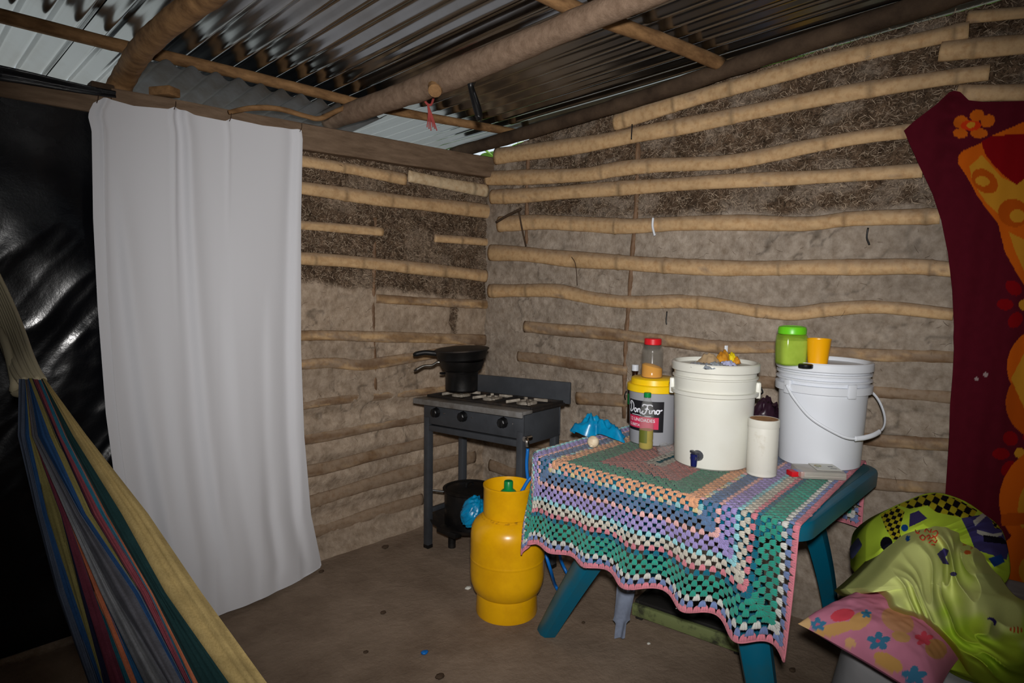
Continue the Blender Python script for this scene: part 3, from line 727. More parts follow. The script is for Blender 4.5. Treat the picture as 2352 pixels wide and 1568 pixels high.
sp('frame_bar', mv(rbox(0.010, SL-0.04, 0.012, 0.002), SD-0.016, 0, HT+0.004), mat_burn)
for yb in (-hl+0.015, -0.07*SL/0.7, 0.09, hl-0.02):
    sp('frame_bar', mv(rbox(SD-0.09, 0.010, 0.012, 0.002), 0.08+(SD-0.09)/2, yb, HT+0.004), mat_burn)
sp('gas_fitting', (np.concatenate([tube([(0.075, -hl+0.01, HT-0.125), (0.03, -hl+0.01, HT-0.125)], [0.012, 0.012], 10)[0]]), tube([(0.075, -hl+0.01, HT-0.125), (0.03, -hl+0.01, HT-0.125)], 0.012, 10)[1]), mat_chrome)
sp('fitting_elbow', tube(cat([(0.045, -hl+0.01, HT-0.125), (0.03, -hl-0.004, HT-0.128), (0.03, -hl-0.010, HT-0.155)], 6), 0.009, 10), mat_chrome)

# ---- pots on the stove
pc = base(1060, 902, 0.835, 0.075)
pot = thing('saucepan', 'tall black saucepan standing on the left burner of the stove', 'saucepan', tuple(pc))
pr = 0.081
obj('body', lathe([(0, 0), (pr-0.006, 0), (pr, 0.008), (pr+0.001, 0.09), (pr+0.006, 0.098), (pr+0.004, 0.1005), (pr-0.003, 0.098), (pr-0.004, 0.012), (0, 0.010)], 40), mat_soot, pot)
obj('lug', mv(rbox(0.05, 0.02, 0.012, 0.003), -0.05, 0.075, 0.085), mat_soot, pot)
sk = thing('skillet', 'sooty skillet with bare steel handle, stacked in the middle on the saucepan', 'skillet', tuple(pc+np.array([0, 0, 0.102])))
obj('bowl', lathe([(0, 0.0), (0.086, 0.0), (0.100, 0.012), (0.114, 0.045), (0.117, 0.052), (0.113, 0.052), (0.098, 0.016), (0.084, 0.006), (0, 0.006)], 44), mat_soot, sk)
tv = (ray(945, 858)-ray(1060, 840)); hdir = at(945, 858, depth(pc))-at(1060, 842, depth(pc)); hdir = hdir/np.linalg.norm(hdir)
hd = np.array([hdir[0], hdir[1], 0]); hd /= np.linalg.norm(hd)
def handle(r0, z0, pts, rads, name, mat, par, flat=0.6):
    P = [hd*(r0+a)+np.array([0, 0, z0+b]) for a, b in pts]
    obj(name, tube(cat(P, 8), np.interp(np.linspace(0, 1, (len(P)-1)*8+1), np.linspace(0, 1, len(rads)), rads), 12, flat=flat), mat, par, ang=None)
handle(0.10, 0.035, [(0.0, 0.0), (0.022, 0.004), (0.05, -0.012), (0.09, -0.016), (0.125, -0.034), (0.140, -0.042)], [0.006, 0.007, 0.007, 0.007, 0.010, 0.006], 'steel_handle', mat_chrome, sk)
fp = thing('frying_pan', 'black frying pan with lid and thick black handle, topmost of the stack', 'frying pan', tuple(pc+np.array([0, 0, 0.155])), (0, 0, 0))
fpt = (0.02, -0.04)
def tilt(V): V = np.asarray(V, float).copy(); V[:, 2] -= 0.06*(V @ np.array([hd[0], hd[1], 0])); return V
VF = lathe([(0, 0.0), (0.112, 0.0), (0.122, 0.008), (0.130, 0.046), (0.134, 0.050), (0.128, 0.050), (0.118, 0.010), (0, 0.006)], 48); obj('pan_body', (tilt(VF[0]), VF[1]), mat_soot, fp)
VF = lathe([(0.137, 0.050), (0.138, 0.056), (0.128, 0.060), (0.10, 0.064), (0.05, 0.067), (0, 0.068)], 48); obj('pan_lid', (tilt(VF[0]), VF[1]), mat_burn, fp)
handle(0.118, 0.030, [(0.0, 0.0), (0.03, 0.002), (0.07, 0.004), (0.11, -0.004), (0.125, -0.010)], [0.016, 0.014, 0.013, 0.013, 0.008], 'bakelite_handle', mat_black, fp, flat=0.8)

# ---- pot, griddle stand and bag below the stove
gc = np.array([2.16, 2.33, 0.0])
gr = thing('griddle_pan', 'rusty round griddle pan propped on a small black stand under the stove', 'griddle', tuple(gc))
V, Fc = lathe([(0, 0.0), (0.10, 0.004), (0.175, 0.035), (0.20, 0.055), (0.204, 0.055), (0.175, 0.028), (0.10, -0.004), (0, -0.008)], 44)
obj('pan_disc', (V+np.array([0, 0, 0.10]), Fc), mat_burn, gr)
for a in (0.4, 2.5, 4.6):
    obj('stand_leg', mv(lathe([(0, 0), (0.02, 0), (0.02, 0.095), (0, 0.095)], 12), 0.09*math.cos(a), 0.09*math.sin(a), 0.0), mat_soot, gr)
obj('rim_grip', mv(rbox(0.05, 0.14, 0.03, 0.005), -0.165, -0.03, 0.135), mat_soot, gr)
p2 = base(1074, 1214, 0.115, 0.10)
p2 = np.array([2.16, 2.33, 0.106])
kp = thing('cooking_pot', 'sooty black lidded cooking pot with wire handle under the stove', 'pot', tuple(p2))
obj('body', lathe([(0, 0), (0.118, 0), (0.128, 0.012), (0.130, 0.195), (0.136, 0.20), (0.132, 0.203), (0.125, 0.197), (0.123, 0.016), (0, 0.012)], 44), mat_soot, kp)
ld = obj('lid', lathe([(0.138, 0.202), (0.140, 0.210), (0.126, 0.214), (0.120, 0.209), (0.06, 0.216), (0, 0.219)], 44), mat_soot, kp)
obj('lid_knob', tube(cat([(-0.025, 0, 0.214), (-0.018, 0, 0.236), (0.018, 0, 0.236), (0.025, 0, 0.214)], 6), 0.006, 8), mat_black, ld)
obj('wire_handle', tube(cat([hd*0.12+np.array([0, 0, 0.185]), hd*0.17+np.array([0, 0, 0.190]), hd*0.225+np.array([0, 0, 0.198]), hd*0.235+np.array([0.01, 0, 0.203])], 6), 0.006, 8), mat_black, kp)
obj('side_handle', tube(cat([(0.10, -0.06, 0.19), (0.15, -0.08, 0.20), (0.16, -0.01, 0.205), (0.12, 0.03, 0.19)], 6), 0.007, 8), mat_black, kp)
def crumple(sx, sy, sz, seed, n=34, am=0.35, tw=0.0):
    def fn(u, v):
        th = u*2*math.pi; ph = (v-0.5)*math.pi
        d = np.stack([np.cos(ph)*np.cos(th), np.cos(ph)*np.sin(th), np.sin(ph)], 1)
        a = d[:, 0]*1.7+seed; b = d[:, 1]*1.7+d[:, 2]*2.3
        r = 1+am*(1-2*np.abs(2*fbm(a*1.2, b*1.2, 3, seed)-1))+0.5*am*(fbm(a*3.1+b, b*3.1-a, 3, seed+4)-0.5)*2
        return d*r[:, None]*np.array([sx, sy, sz])
    return grid(fn, n*2, n)
VF = crumple(0.046, 0.046, 0.062, 5, am=0.24)
_b = onz(1088, 1205, 0.16)
obj('plastic_bag', (rot(VF[0], 'y', 0.5)+at(1086, 1174, 2.93), VF[1]), mat_bag, label='small blue plastic bag tied beside the pot under the stove', cat='plastic bag', ang=None)

# ---- gas cylinder
tr = 0.155
tc_ = base(1163, 1437, 0.0, 0.128)
tank = thing('gas_cylinder', 'yellow gas cylinder with green regulator standing in front of the stove', 'gas cylinder', tuple(tc_))
obj('foot_ring', lathe([(0.124, 0.0), (0.128, 0.0), (0.130, 0.01), (0.126, 0.095), (0.122, 0.095), (0.124, 0.0)], 56), mat_yel, tank)
obj('shell', lathe([(0, 0.055), (0.07, 0.06), (0.115, 0.078), (0.142, 0.105), (0.153, 0.14), (tr, 0.17), (tr, 0.178), (tr, 0.232), (tr, 0.2365), (tr+0.0018, 0.240), (tr, 0.2435), (tr, 0.248), (tr, 0.326), (tr, 0.335), (0.151, 0.366), (0.137, 0.392), (0.112, 0.410), (0.095, 0.416)], 64), mat_yel, tank, ang=60)
obj('shoulder', lathe([(0.112, 0.4105), (0.100, 0.417), (0.06, 0.424), (0, 0.428)], 56), mat_yel_d, tank)
obj('collar', lathe([(0.101, 0.418), (0.1035, 0.432), (0.1035, 0.532), (0.1065, 0.539), (0.1055, 0.545), (0.101, 0.545), (0.099, 0.535), (0.098, 0.432), (0.096, 0.418)], 56), mat_yel, tank)
val = obj('valve', lathe([(0, 0.428), (0.016, 0.428), (0.016, 0.47), (0.03, 0.475), (0.034, 0.485), (0.034, 0.512), (0.026, 0.52), (0.019, 0.524), (0.019, 0.555), (0.017, 0.558), (0, 0.558)], 28), mat_green_p, tank)
obj('wing_nut', mv(rbox(0.012, 0.075, 0.014, 0.004), 0.0, 0, 0.495), mat_wire, val)
hs = np.array(tc_)+np.array([0.02, -0.03, 0.50]); fit = np.array(stove.location)+np.array([math.cos(yaw)*0.03-math.sin(yaw)*(-hl-0.010), math.sin(yaw)*0.03+math.cos(yaw)*(-hl-0.010), HT-0.155])
obj('gas_hose', tube(cat([fit+np.array([0, 0, 0.005]), fit+np.array([-0.006, -0.004, -0.10]), fit+np.array([0.0, -0.05, -0.30]), onz(1262, 1300, 0.18), onz(1276, 1345, 0.022), onz(1296, 1368, 0.016), onz(1318, 1350, 0.016), onz(1290, 1290, 0.10), tc_+np.array([0.165, -0.10, 0.35]), tc_+np.array([0.112, -0.08, 0.56]), tc_+np.array([0.075, -0.055, 0.565]), tc_+np.array([0.045, -0.03, 0.505])], 10), 0.0075, 9), mat_blue_h,
    label='blue rubber gas hose running down from the stove to the yellow cylinder', cat='hose', ang=None)

# ---- plastic table
TX0, TX1, TY0, TY1 = 1.745, 2.585, 0.548, 1.555
tcx, tcy = (TX0+TX1)/2, (TY0+TY1)/2; TW, TL = TX1-TX0, TY1-TY0
table = thing('plastic_table', 'teal plastic table with splayed legs under the crochet cloth', 'table', (tcx, tcy, 0))
def rrect(w, l, r, n=8):
    P = []
    for cx, cy, a0 in ((w/2-r, l/2-r, 0), (-w/2+r, l/2-r, 90), (-w/2+r, -l/2+r, 180), (w/2-r, -l/2+r, 270)):
        for i in range(n+1):
            a = math.radians(a0+90*i/n); P.append((cx+r*math.cos(a), cy+r*math.sin(a)))
    return P
def slab(levels):          # (w, l, r, z)
    V = []; Fc = []; m = None
    for w, l, r, z in levels:
        P = rrect(w, l, r); m = len(P); V += [(x, y, z) for x, y in P]
    for k in range(len(levels)-1):
        for i in range(m):
            j = (i+1) % m; Fc.append((k*m+i, k*m+j, (k+1)*m+j, (k+1)*m+i))
    Fc.append(tuple((len(levels)-1)*m+i for i in range(m))); Fc.append(tuple(range(m-1, -1, -1)))
    return np.array(V), Fc
obj('table_rim', slab([(TW-0.02, TL-0.02, 0.08, ZT-0.058), (TW, TL, 0.09, ZT-0.056), (TW+0.004, TL+0.004, 0.092, ZT-0.012), (TW-0.002, TL-0.002, 0.09, ZT-0.004), (TW-0.016, TL-0.016, 0.083, ZT-0.0005)]), mat_teal, table)
obj('table_top', slab([(TW-0.05, TL-0.05, 0.066, ZT-0.004), (TW-0.05, TL-0.05, 0.066, ZT+0.0005)]), mat_teal_top, table)
def leg(top, foot, w0, w1, dirv):
    top = np.array(top); foot = np.array(foot); V = []; Fc = []; ns = 12
    dv = np.array([dirv[0], dirv[1], 0.0]); dv /= np.linalg.norm(dv); sd = np.array([-dv[1], dv[0], 0])
    for i in range(ns+1):
        t = i/ns; c = top+(foot-top)*t; w = w0+(w1-w0)*t
        cur_ = 0.018*math.sin(math.pi*t)
        for a, b in ((-1, -0.35), (-0.85, 0.35), (-0.4, 0.55), (0.4, 0.55), (0.85, 0.35), (1, -0.35)):
            V.append(c+sd*a*w/2+dv*(b*w*0.55+cur_))
    m = 6
    for i in range(ns):
        for j in range(m): Fc.append((i*m+j, i*m+(j+1) % m, (i+1)*m+(j+1) % m, (i+1)*m+j))
    Fc.append(tuple(range(m-1, -1, -1))); Fc.append(tuple(ns*m+j for j in range(m)))
    return np.array(V), Fc
zl = ZT-0.056
obj('leg', leg((1.87, 1.13, zl), (1.825, 1.515, 0.0), 0.16, 0.10, (-0.85, 0.5)), mat_teal, table, world=True)
obj('leg', leg((1.86, 0.79, zl), (1.81, 0.625, 0.0), 0.13, 0.08, (-0.9, -0.4)), mat_teal, table, world=True)
obj('leg', leg((2.24, 0.72, zl), (2.60, 0.69, 0.0), 0.17, 0.09, (0.35, -0.93)), mat_teal, table, world=True)
obj('leg', leg((2.30, 1.38, zl), (2.58, 1.46, 0.0), 0.14, 0.09, (0.6, 0.75)), mat_teal, table, world=True)

# ---- crochet tablecloth:  a = along the table from its right end, b = from front edge to the wall
A0, A1, B0, B1 = 0.008, TL+0.16, -0.325, TW+0.27
RP = 0.0146
BANDS = [((206, 122, 136), 1), ((112, 130, 176), 1), ((200, 200, 194), 1), ((40, 148, 128), 4), ((8, 104, 128), 1), ((204, 122, 134), 1), ((196, 190, 176), 2), ((140, 200, 208), 1),
         ((152, 138, 194), 3), ((220, 168, 164), 1), ((84, 112, 150), 3), (None, 1), ((214, 156, 118), 3), ((52, 116, 94), 6), ((150, 92, 88), 8), ((138, 136, 124), 12)]
ROWC = []
for c, n_ in BANDS: ROWC += [c]*n_
MULTI = [(206, 190, 140), (214, 160, 160), (140, 190, 196), (196, 190, 176)]
RC = 0.088
def drape(a, b, h):
    a = np.asarray(a, float); b = np.asarray(b, float); h = np.asarray(h, float)
    a = a+0.055*np.clip(b/TW, 0, 1)*np.clip(1-a/TL, 0, 1)
    x = b-TW/2; y = a-TL/2
    RC = np.where(y > 0, 0.088, 0.012)
    hw, hl_ = TW/2+0.003-RC, TL/2+0.003-RC
    qx = np.abs(x)-hw; qy = np.abs(y)-hl_
    ox = np.maximum(qx, 0); oy = np.maximum(qy, 0)
    ln = np.hypot(ox, oy); d = ln-RC
    sx = np.sign(x); sy = np.sign(y)
    nx = np.where(ln > 1e-6, sx*ox/np.maximum(ln, 1e-6), 0); ny = np.where(ln > 1e-6, sy*oy/np.maximum(ln, 1e-6), 0)
    out = d > 0
    ex = np.where(out, sx*np.minimum(np.abs(x), hw)+nx*RC, x); ey = np.where(out, sy*np.minimum(np.abs(y), hl_)+ny*RC, y)
    dd = np.maximum(d, 0); rho = 0.011; q = rho*math.pi/2
    arc = ex*ny-ey*nx+np.arctan2(ny, nx)*RC
    th = np.minimum(dd, q)/rho
    hz = rho*np.sin(th); vz = rho*(1-np.cos(th))+np.maximum(dd-q, 0)
    front = sst(-0.3, -0.9, nx); hang = np.clip(dd/0.28, 0, 1.4)
    endw = sst(0.30, 0.0, a)
    fl_a = sst(1.0, 0.35, a)
    wave = hang**1.5*(0.022*(1+np.sin(a*37+1.0*np.sin(a*7)+2.4))*(0.25+0.75*front)*(0.3+0.7*fl_a)+0.006*(1+np.sin(arc*19+2)))
    vz = vz*(1+0.10*endw*front*hang)+0.008*front*hang*fl_a*np.sin(a*37+1.0*np.sin(a*7)+1.5)
    vz = np.minimum(vz, ZT-0.05)
    flare = hz+np.where(dd > q, wave+0.04*hang*hang*front*0.3, 0)
    X = ex+nx*(flare+h*np.sin(np.minimum(th, 1.57))); Y = ey+ny*(flare+h*np.sin(np.minimum(th, 1.57)))
    Z = ZT+0.004-vz+h*np.cos(np.minimum(th, 1.57))
    return np.stack([tcx+X, tcy+Y, Z], 1)
cloth = thing('crochet_tablecloth', 'multicoloured crochet granny tablecloth draped over the teal table', 'tablecloth', (tcx, tcy, ZT+0.004))
def cluster_template(w):
    V = []; Fc = []
    for j in (-1, 0, 1):
        o = len(V)
        rings = [(-0.62, 0.10, 0.0), (-0.42, 0.13, 0.0038), (0.40, 0.205, 0.0048), (0.62, 0.30, 0.0012)]
        V.append((j*0.06*w, -0.80*RP, 0.001))
        for s, sp_, r in rings[1:3]:
            for k in range(4):
                an = math.pi/2*k+math.pi/4
                V.append((j*sp_*w+1.05*r*math.cos(an), s*RP, 0.002+0.9*r*math.sin(an)))
        V.append((j*0.17*w, 0.74*RP, 0.001))
        for k in range(4):
            k2 = (k+1) % 4
            Fc.append((o, o+1+k2, o+1+k)); Fc.append((o+1+k, o+1+k2, o+5+k2, o+5+k)); Fc.append((o+9, o+5+k, o+5+k2))
    return np.array(V), Fc
CW = 2*RP
TV, TF = cluster_template(CW)
rounds = []
nrow = int(min((A1-A0)/2, (B1-B0)/2)/RP)
cand = []
for k in range(nrow):
    e = (k+0.5)*RP
    al, ah, bl, bh = A0+e, A1-e, B0+e, B1-e
    items = []
    step = CW*(0.62 if k == 0 else 1.0)
    for side in range(4):
        if side == 0: p0, p1, o_ = (al, bl), (ah, bl), (0, -1)
        elif side == 1: p0, p1, o_ = (ah, bl), (ah, bh), (1, 0)
        elif side == 2: p0, p1, o_ = (ah, bh), (al, bh), (0, 1)
        else: p0, p1, o_ = (al, bh), (al, bl), (-1, 0)
        L_ = math.hypot(p1[0]-p0[0], p1[1]-p0[1])
        n_ = max(1, int(round(L_/step)))
        tx, ty = (p1[0]-p0[0])/max(L_, 1e-6), (p1[1]-p0[1])/max(L_, 1e-6)
        for i in range(n_):
            s = (i+0.5)/n_*L_ if True else 0
            items.append((p0[0]+tx*s, p0[1]+ty*s, tx, ty, o_[0], o_[1]))
        if k < 40:                       # corner fan
            items.append((p1[0], p1[1], (tx-o_[0])*0 + (tx*0.707+o_[0]*-0.707), (ty*0.707-o_[1]*0.707), (o_[0]+tx)*0.707, (o_[1]+ty)*0.707))
    I = np.array(items); ni = len(I)
    ca = np.array(ROWC[min(k, len(ROWC)-1)] or (0, 0, 0), float)
    loc = []
    a = I[:, 0:1]+I[:, 2:3]*TV[:, 0][None, :]+I[:, 4:5]*TV[:, 1][None, :]
    b = I[:, 1:2]+I[:, 3:4]*TV[:, 0][None, :]+I[:, 5:6]*TV[:, 1][None, :]
    h = np.tile(TV[:, 2], (ni, 1)) + 0.0012*nr.rand(ni, 1)
    a = a+nr.normal(0, 0.0009, (ni, 1)); b = b+nr.normal(0, 0.0009, (ni, 1))
    P = drape(a.ravel(), b.ravel(), h.ravel()).reshape(ni, len(TV), 3)
    cc = np.empty((ni, 3))
    for i in range(ni):
        c = MULTI[i % 4] if ROWC[min(k, len(ROWC)-1)] is None else ROWC[min(k, len(ROWC)-1)]
        dirt = float(sst(0.0, 0.25, min(I[i, 1], TW-I[i, 1], I[i, 0], TL-I[i, 0])+0.08))*(0.25+0.5*float(fbm(I[i, 0]*7, I[i, 1]*7, 3, 400)))
        cl = np.array(lin(*c)); cl = cl*(1-dirt*0.85)+np.array(lin(104, 90, 76))*dirt*0.85
        cc[i] = cl*rng.uniform(0.86, 1.1)
    rounds.append((k, I, P, cc))
    for i in range(ni):
        c3 = P[i].mean(0); q = c3-CAM; dd_ = q @ FW
        px = CX+F*(q @ RT)/dd_; py = CY-F*(q @ UP)/dd_
        if 0 < px < 2352 and 0 < py < 1568 and I[i, 1] < 0.0 and k > 0: cand.append((dd_, k, i))
cand.sort(); pick = set((k, i) for _, k, i in cand[:290])
nT = len(TV)
for k, I, P, cc in rounds:
    keep = [i for i in range(len(I)) if (k, i) not in pick]
    V = P[keep].reshape(-1, 3); Fc = []
    for q in range(len(keep)): Fc += [tuple(v+q*nT for v in f) for f in TF]
    ro = obj('crochet_round', (V, Fc), mat_yarn, cloth, colors=np.repeat(cc[keep], nT, 0), world=True, ang=None)
    for i in range(len(I)):
        if (k, i) in pick:
            obj('crochet_cluster', (P[i]-np.array([tcx, tcy, ZT+0.004]), TF), mat_yarn, ro, colors=np.repeat(cc[i:i+1], nT, 0), ang=None)
# plain pink edging cord
ea = np.concatenate([np.linspace(A0, A1, 160), np.full(120, A1), np.linspace(A1, A0, 160), np.full(120, A0)])
eb = np.concatenate([np.full(160, B0), np.linspace(B0, B1, 120), np.full(160, B1), np.linspace(B1, B0, 120)])
obj('edging', tube(list(drape(ea, eb, np.full(len(ea), 0.002))), 0.003, 6), M('pink_edging', lin(206, 124, 136), 0.95, bump=(300, 0.6, 0.002)), cloth, world=True, ang=None)
ZC = ZT+0.0115        # top of the cloth

# ---- buckets
def bucket(name, label, px, py, r_top, hgt, mat, ribs, loc=None):
    r_b = r_top*0.86
    c = base(px, py, ZC, r_b) if loc is None else np.array(loc)
    t = thing(name, label, 'bucket', tuple(c))
    rr = lambda z: r_b+(r_top-0.008-r_b)*z/hgt
    prof = [(0, 0), (r_b-0.008, 0), (r_b, 0.006)]
    prof += [(rr(z), z) for z in np.linspace(0.02, hgt*ribs[0][0]-0.002, 6)]
    for z0, z1, w in ribs:
        prof += [(rr(hgt*z0)+w*0.3, hgt*z0), (rr(hgt*z0)+w, hgt*z0+0.002), (rr(hgt*z1)+w, hgt*z1-0.002), (rr(hgt*z1), hgt*z1)]
    prof += [(rr(hgt), hgt-0.003), (rr(hgt)-0.004, hgt-0.003), (rr(hgt*0.9)-0.004, hgt*0.9)]
    obj('pail', lathe(prof, 64), mat, t)
    return t, c, rr
def lid(t, r, hgt, mat, dip=0.014, hh=0.032):
    return obj('lid', lathe([(r-0.004, hgt-hh), (r, hgt-hh+0.003), (r+0.001, hgt-0.005), (r-0.003, hgt), (r-0.010, hgt), (r-0.013, hgt-0.004), (r-0.016, hgt-dip), (r-0.05, hgt-dip-0.001), (0, hgt-dip)], 64), mat, t)
def loc_dir(c, px):                      # unit vector on the ground from c towards what px sees at that distance
    q = at(px, 900, depth(c)); d = q-np.array(c); d[2] = 0; return d/np.linalg.norm(d)
RTH = np.array([RT[0], RT[1], 0]); RTH /= np.linalg.norm(RTH)
BH = 0.365
_RT0, _FH0 = None, FH
b1, c1, rr1 = bucket('white_bucket', 'cream-white lidded bucket with a blue spigot, food wrappers on its lid', 1632, 1082, 0.152, BH, mat_cream_p, [(0.70, 0.745, 0.012), (0.86, 0.885, 0.006)])
lid(b1, 0.152, BH+0.006, mat_cream_p)
FHb = np.array([c1[0], c1[1], 0])/math.hypot(c1[0], c1[1]); RTb = np.array([FHb[1], -FHb[0], 0])
for s in (-1, 1):
    d = RTb*s
    e = obj('ear', (rot(rbox(0.018, 0.045, 0.058, 0.005)[0], 'z', math.atan2(d[1], d[0]))+d*0.148+np.array([0, 0, BH*0.755]), rbox(0.018, 0.045, 0.058, 0.005)[1]), mat_cream_p, b1)
obj('bail_handle', tube(cat([RTb*0.158+np.array([0, 0, BH*0.78]), RTb*0.162+FHb*0.04+np.array([0, 0, BH*0.70]), RTb*0.10+FHb*0.14+np.array([0, 0, BH*0.60]), FHb*0.175+np.array([0, 0, BH*0.57]), -RTb*0.10+FHb*0.14+np.array([0, 0, BH*0.60]), -RTb*0.158+np.array([0, 0, BH*0.77])], 8), 0.003, 7), mat_black, b1)
sd_ = at(1598, 1060, depth(c1)-0.12)-np.array(c1); sd_[2] = 0; sd_ /= np.linalg.norm(sd_)
tp = sd_*(rr1(0.045)-0.002)+np.array([0, 0, 0.050])
sg = obj('spigot', tube([tp, tp+sd_*0.018], [0.020, 0.016], 14), mat_greyspout, b1)
obj('spigot_body', tube([tp+sd_*0.016, tp+sd_*0.045], [0.010, 0.011], 12), mat_greyspout, sg)
obj('spout', tube([tp+sd_*0.036+np.array([0, 0, 0.012]), tp+sd_*0.036+np.array([0, 0, -0.03])], [0.013, 0.010], 12), mat_bluespout, sg)
obj('tap_lever', mv((rot(rbox(0.04, 0.014, 0.008, 0.003)[0], 'z', math.atan2(sd_[1], sd_[0])+0.9), rbox(0.04, 0.014, 0.008, 0.003)[1]), *(tp+sd_*0.036+np.array([0, 0, 0.018]))), mat_greyspout, sg)
b2, c2, rr2 = bucket('white_bucket', 'bluish-white lidded bucket with white plastic handle, right end of the table', 1878, 1080, 0.160, BH+0.008, mat_white_p, [(0.72, 0.80, 0.013), (0.83, 0.855, 0.010), (0.885, 0.915, 0.008)])
H2 = BH+0.014
lid(b2, 0.161, H2, mat_white_p)
FHb = np.array([c2[0], c2[1], 0])/math.hypot(c2[0], c2[1]); RTb = np.array([FHb[1], -FHb[0], 0])
hv = lambda a, r, z: (RTb*math.cos(a)+(-FHb)*math.sin(a))*r+np.array([0, 0, z])
obj('bail_handle', tube(cat([hv(math.radians(135), 0.166, H2*0.77), hv(math.radians(122), 0.168, H2*0.66), hv(math.radians(100), 0.174, H2*0.50), hv(math.radians(74), 0.182, H2*0.385), hv(math.radians(58), 0.190, H2*0.345), hv(math.radians(40), 0.200, H2*0.37), hv(math.radians(20), 0.206, H2*0.42), hv(math.radians(0), 0.200, H2*0.52), hv(math.radians(-20), 0.186, H2*0.66), hv(math.radians(-45), 0.166, H2*0.77)], 10), 0.0058, 9, flat=0.6), mat_white_p, b2, ang=None)
obj('handle_grip', tube(cat([hv(math.radians(56), 0.1915, H2*0.346), hv(math.radians(46), 0.197, H2*0.357), hv(math.radians(36), 0.202, H2*0.376), hv(math.radians(26), 0.205, H2*0.40)], 8), 0.009, 10, flat=0.6), mat_white_p, b2, ang=None)
for a in (135, 55):
    d = hv(math.radians(a), 0.159, H2*0.755)
    obj('ear', (rot(rbox(0.012, 0.03, 0.05, 0.004)[0], 'z', math.atan2(d[1], d[0]))+d, rbox(0.012, 0.03, 0.05, 0.004)[1]), mat_white_p, b2)
# grey bucket with yellow lid
GR, GHT = 0.101, 0.248
c3 = onz(1497, 1013, ZC)
b3 = thing('grey_bucket', 'translucent grey bucket with yellow lid and black and red label', 'bucket', tuple(c3))
obj('pail', lathe([(0, 0), (GR*0.90-0.006, 0), (GR*0.90, 0.004), (GR*0.978, GHT-0.02), (0, GHT-0.02)], 56), mat_grey_p, b3)
obj('lid', lathe([(GR+0.002, GHT-0.034), (GR+0.006, GHT-0.032), (GR+0.006, GHT-0.008), (GR+0.001, GHT-0.004), (GR-0.008, GHT-0.004), (GR-0.010, GHT+0.016), (GR-0.016, GHT+0.020), (0, GHT+0.020)], 56), mat_lidyel, b3)
obj('wire_handle', tube(cat([-RTH*0.112+np.array([0, 0, GHT-0.04]), -RTH*0.118-FH*0.0+np.array([0, 0, GHT-0.06]), -RTH*0.10+FH*0.08+np.array([0, 0, GHT-0.09])], 6), 0.0025, 6), mat_black, b3)
tocam = -np.array([c3[0], c3[1], 0]); tocam /= np.linalg.norm(tocam)
a_c = math.atan2(tocam[1], tocam[0])
def onpail(s, z, off):                     # s: metres to the right as seen, around the pail
    r = GR*(0.90+0.085*z/GHT)
    an = a_c+s/r
    rr_ = r+off
    return np.stack([rr_*np.cos(an), rr_*np.sin(an), z], 1)
def patch(s0, s1, z0, z1, off, n=16):
    def fn(u, v): return onpail(s0+(s1-s0)*u, z0+(z1-z0)*v, off)
    return grid(fn, n, 3)
LS = 0.0     # the label sits left of centre
lab = obj('label_panel', patch(-0.118+LS, 0.044+LS, 0.058, 0.182, 0.0008), mat_labelb, b3)
obj('label_band', patch(-0.112+LS, 0.024+LS, 0.070, 0.118, 0.0016), mat_labelr, lab)
def stroke(pl, w, s0, z0, sc, off):
    P = np.array(cat([(x, y, 0) for x, y in pl], 5))[:, :2]
    T = np.gradient(P, axis=0); T /= (np.linalg.norm(T, axis=1)[:, None]+1e-9); N_ = np.stack([-T[:, 1], T[:, 0]], 1)
    A = P+N_*w*0.5; B = P-N_*w*0.5
    Q = np.stack([A, B], 1).reshape(-1, 2)
    V = onpail(s0+Q[:, 0]*sc, z0+Q[:, 1]*sc, np.full(len(Q), off))
    return V, [(2*i, 2*i+1, 2*i+3, 2*i+2) for i in range(len(P)-1)]
SCRIPT = [
 [(.06, .30), (.05, .15), (.03, .0)], [(-.02, .22), (.0, .30), (.08, .34), (.18, .25), (.18, .10), (.08, .0), (-.01, .0), (-.02, .06)],
 [(.29, .13), (.24, .11), (.23, .04), (.27, .0), (.32, .04), (.32, .10), (.28, .13)], [(.37, .13), (.37, .0)], [(.37, .08), (.42, .13), (.46, .10), (.46, .02), (.50, -.01), (.53, .03)],
 [(.55, .22), (.58, .29), (.70, .28), (.82, .29), (.88, .25)], [(.72, .27), (.69, .12), (.64, .0), (.57, -.03), (.54, .03), (.58, .08)], [(.63, .14), (.70, .15), (.76, .14)],
 [(.79, .12), (.78, .03), (.82, .0)], [(.86, .12), (.85, .0)], [(.86, .07), (.91, .12), (.95, .09), (.95, .02), (.98, .0)],
 [(1.06, .13), (1.01, .11), (1.0, .04), (1.04, .0), (1.09, .04), (1.09, .10), (1.05, .13)], [(1.08, .12), (1.14, .11), (1.19, .14)]]
parts = [stroke(pl, 0.042, -0.108+LS, 0.133, 0.122, 0.0016) for pl in SCRIPT]
parts.append(stroke([(.12, -.09), (.3, -.085), (.5, -.09)], 0.02, -0.108+LS, 0.133, 0.122, 0.0016)); parts.append(stroke([(.62, -.09), (.72, -.10), (.84, -.09)], 0.02, -0.108+LS, 0.133, 0.122, 0.0016))
obj('lettering', join(parts), mat_print, lab, ang=None)
def text_mesh(txt, size):
    cu = bpy.data.curves.new('lettering', 'FONT'); cu.body = txt; cu.size = size; cu.offset = size*0.012
    o = bpy.data.objects.new('lettering', cu); COL.objects.link(o)
    dg = bpy.context.evaluated_depsgraph_get(); me = bpy.data.meshes.new_from_object(o.evaluated_get(dg))
    V = np.array([v.co[:] for v in me.vertices]); Fc = [tuple(p.vertices) for p in me.polygons]
    bpy.data.objects.remove(o); bpy.data.curves.remove(cu); bpy.data.meshes.remove(me)
    return V, Fc
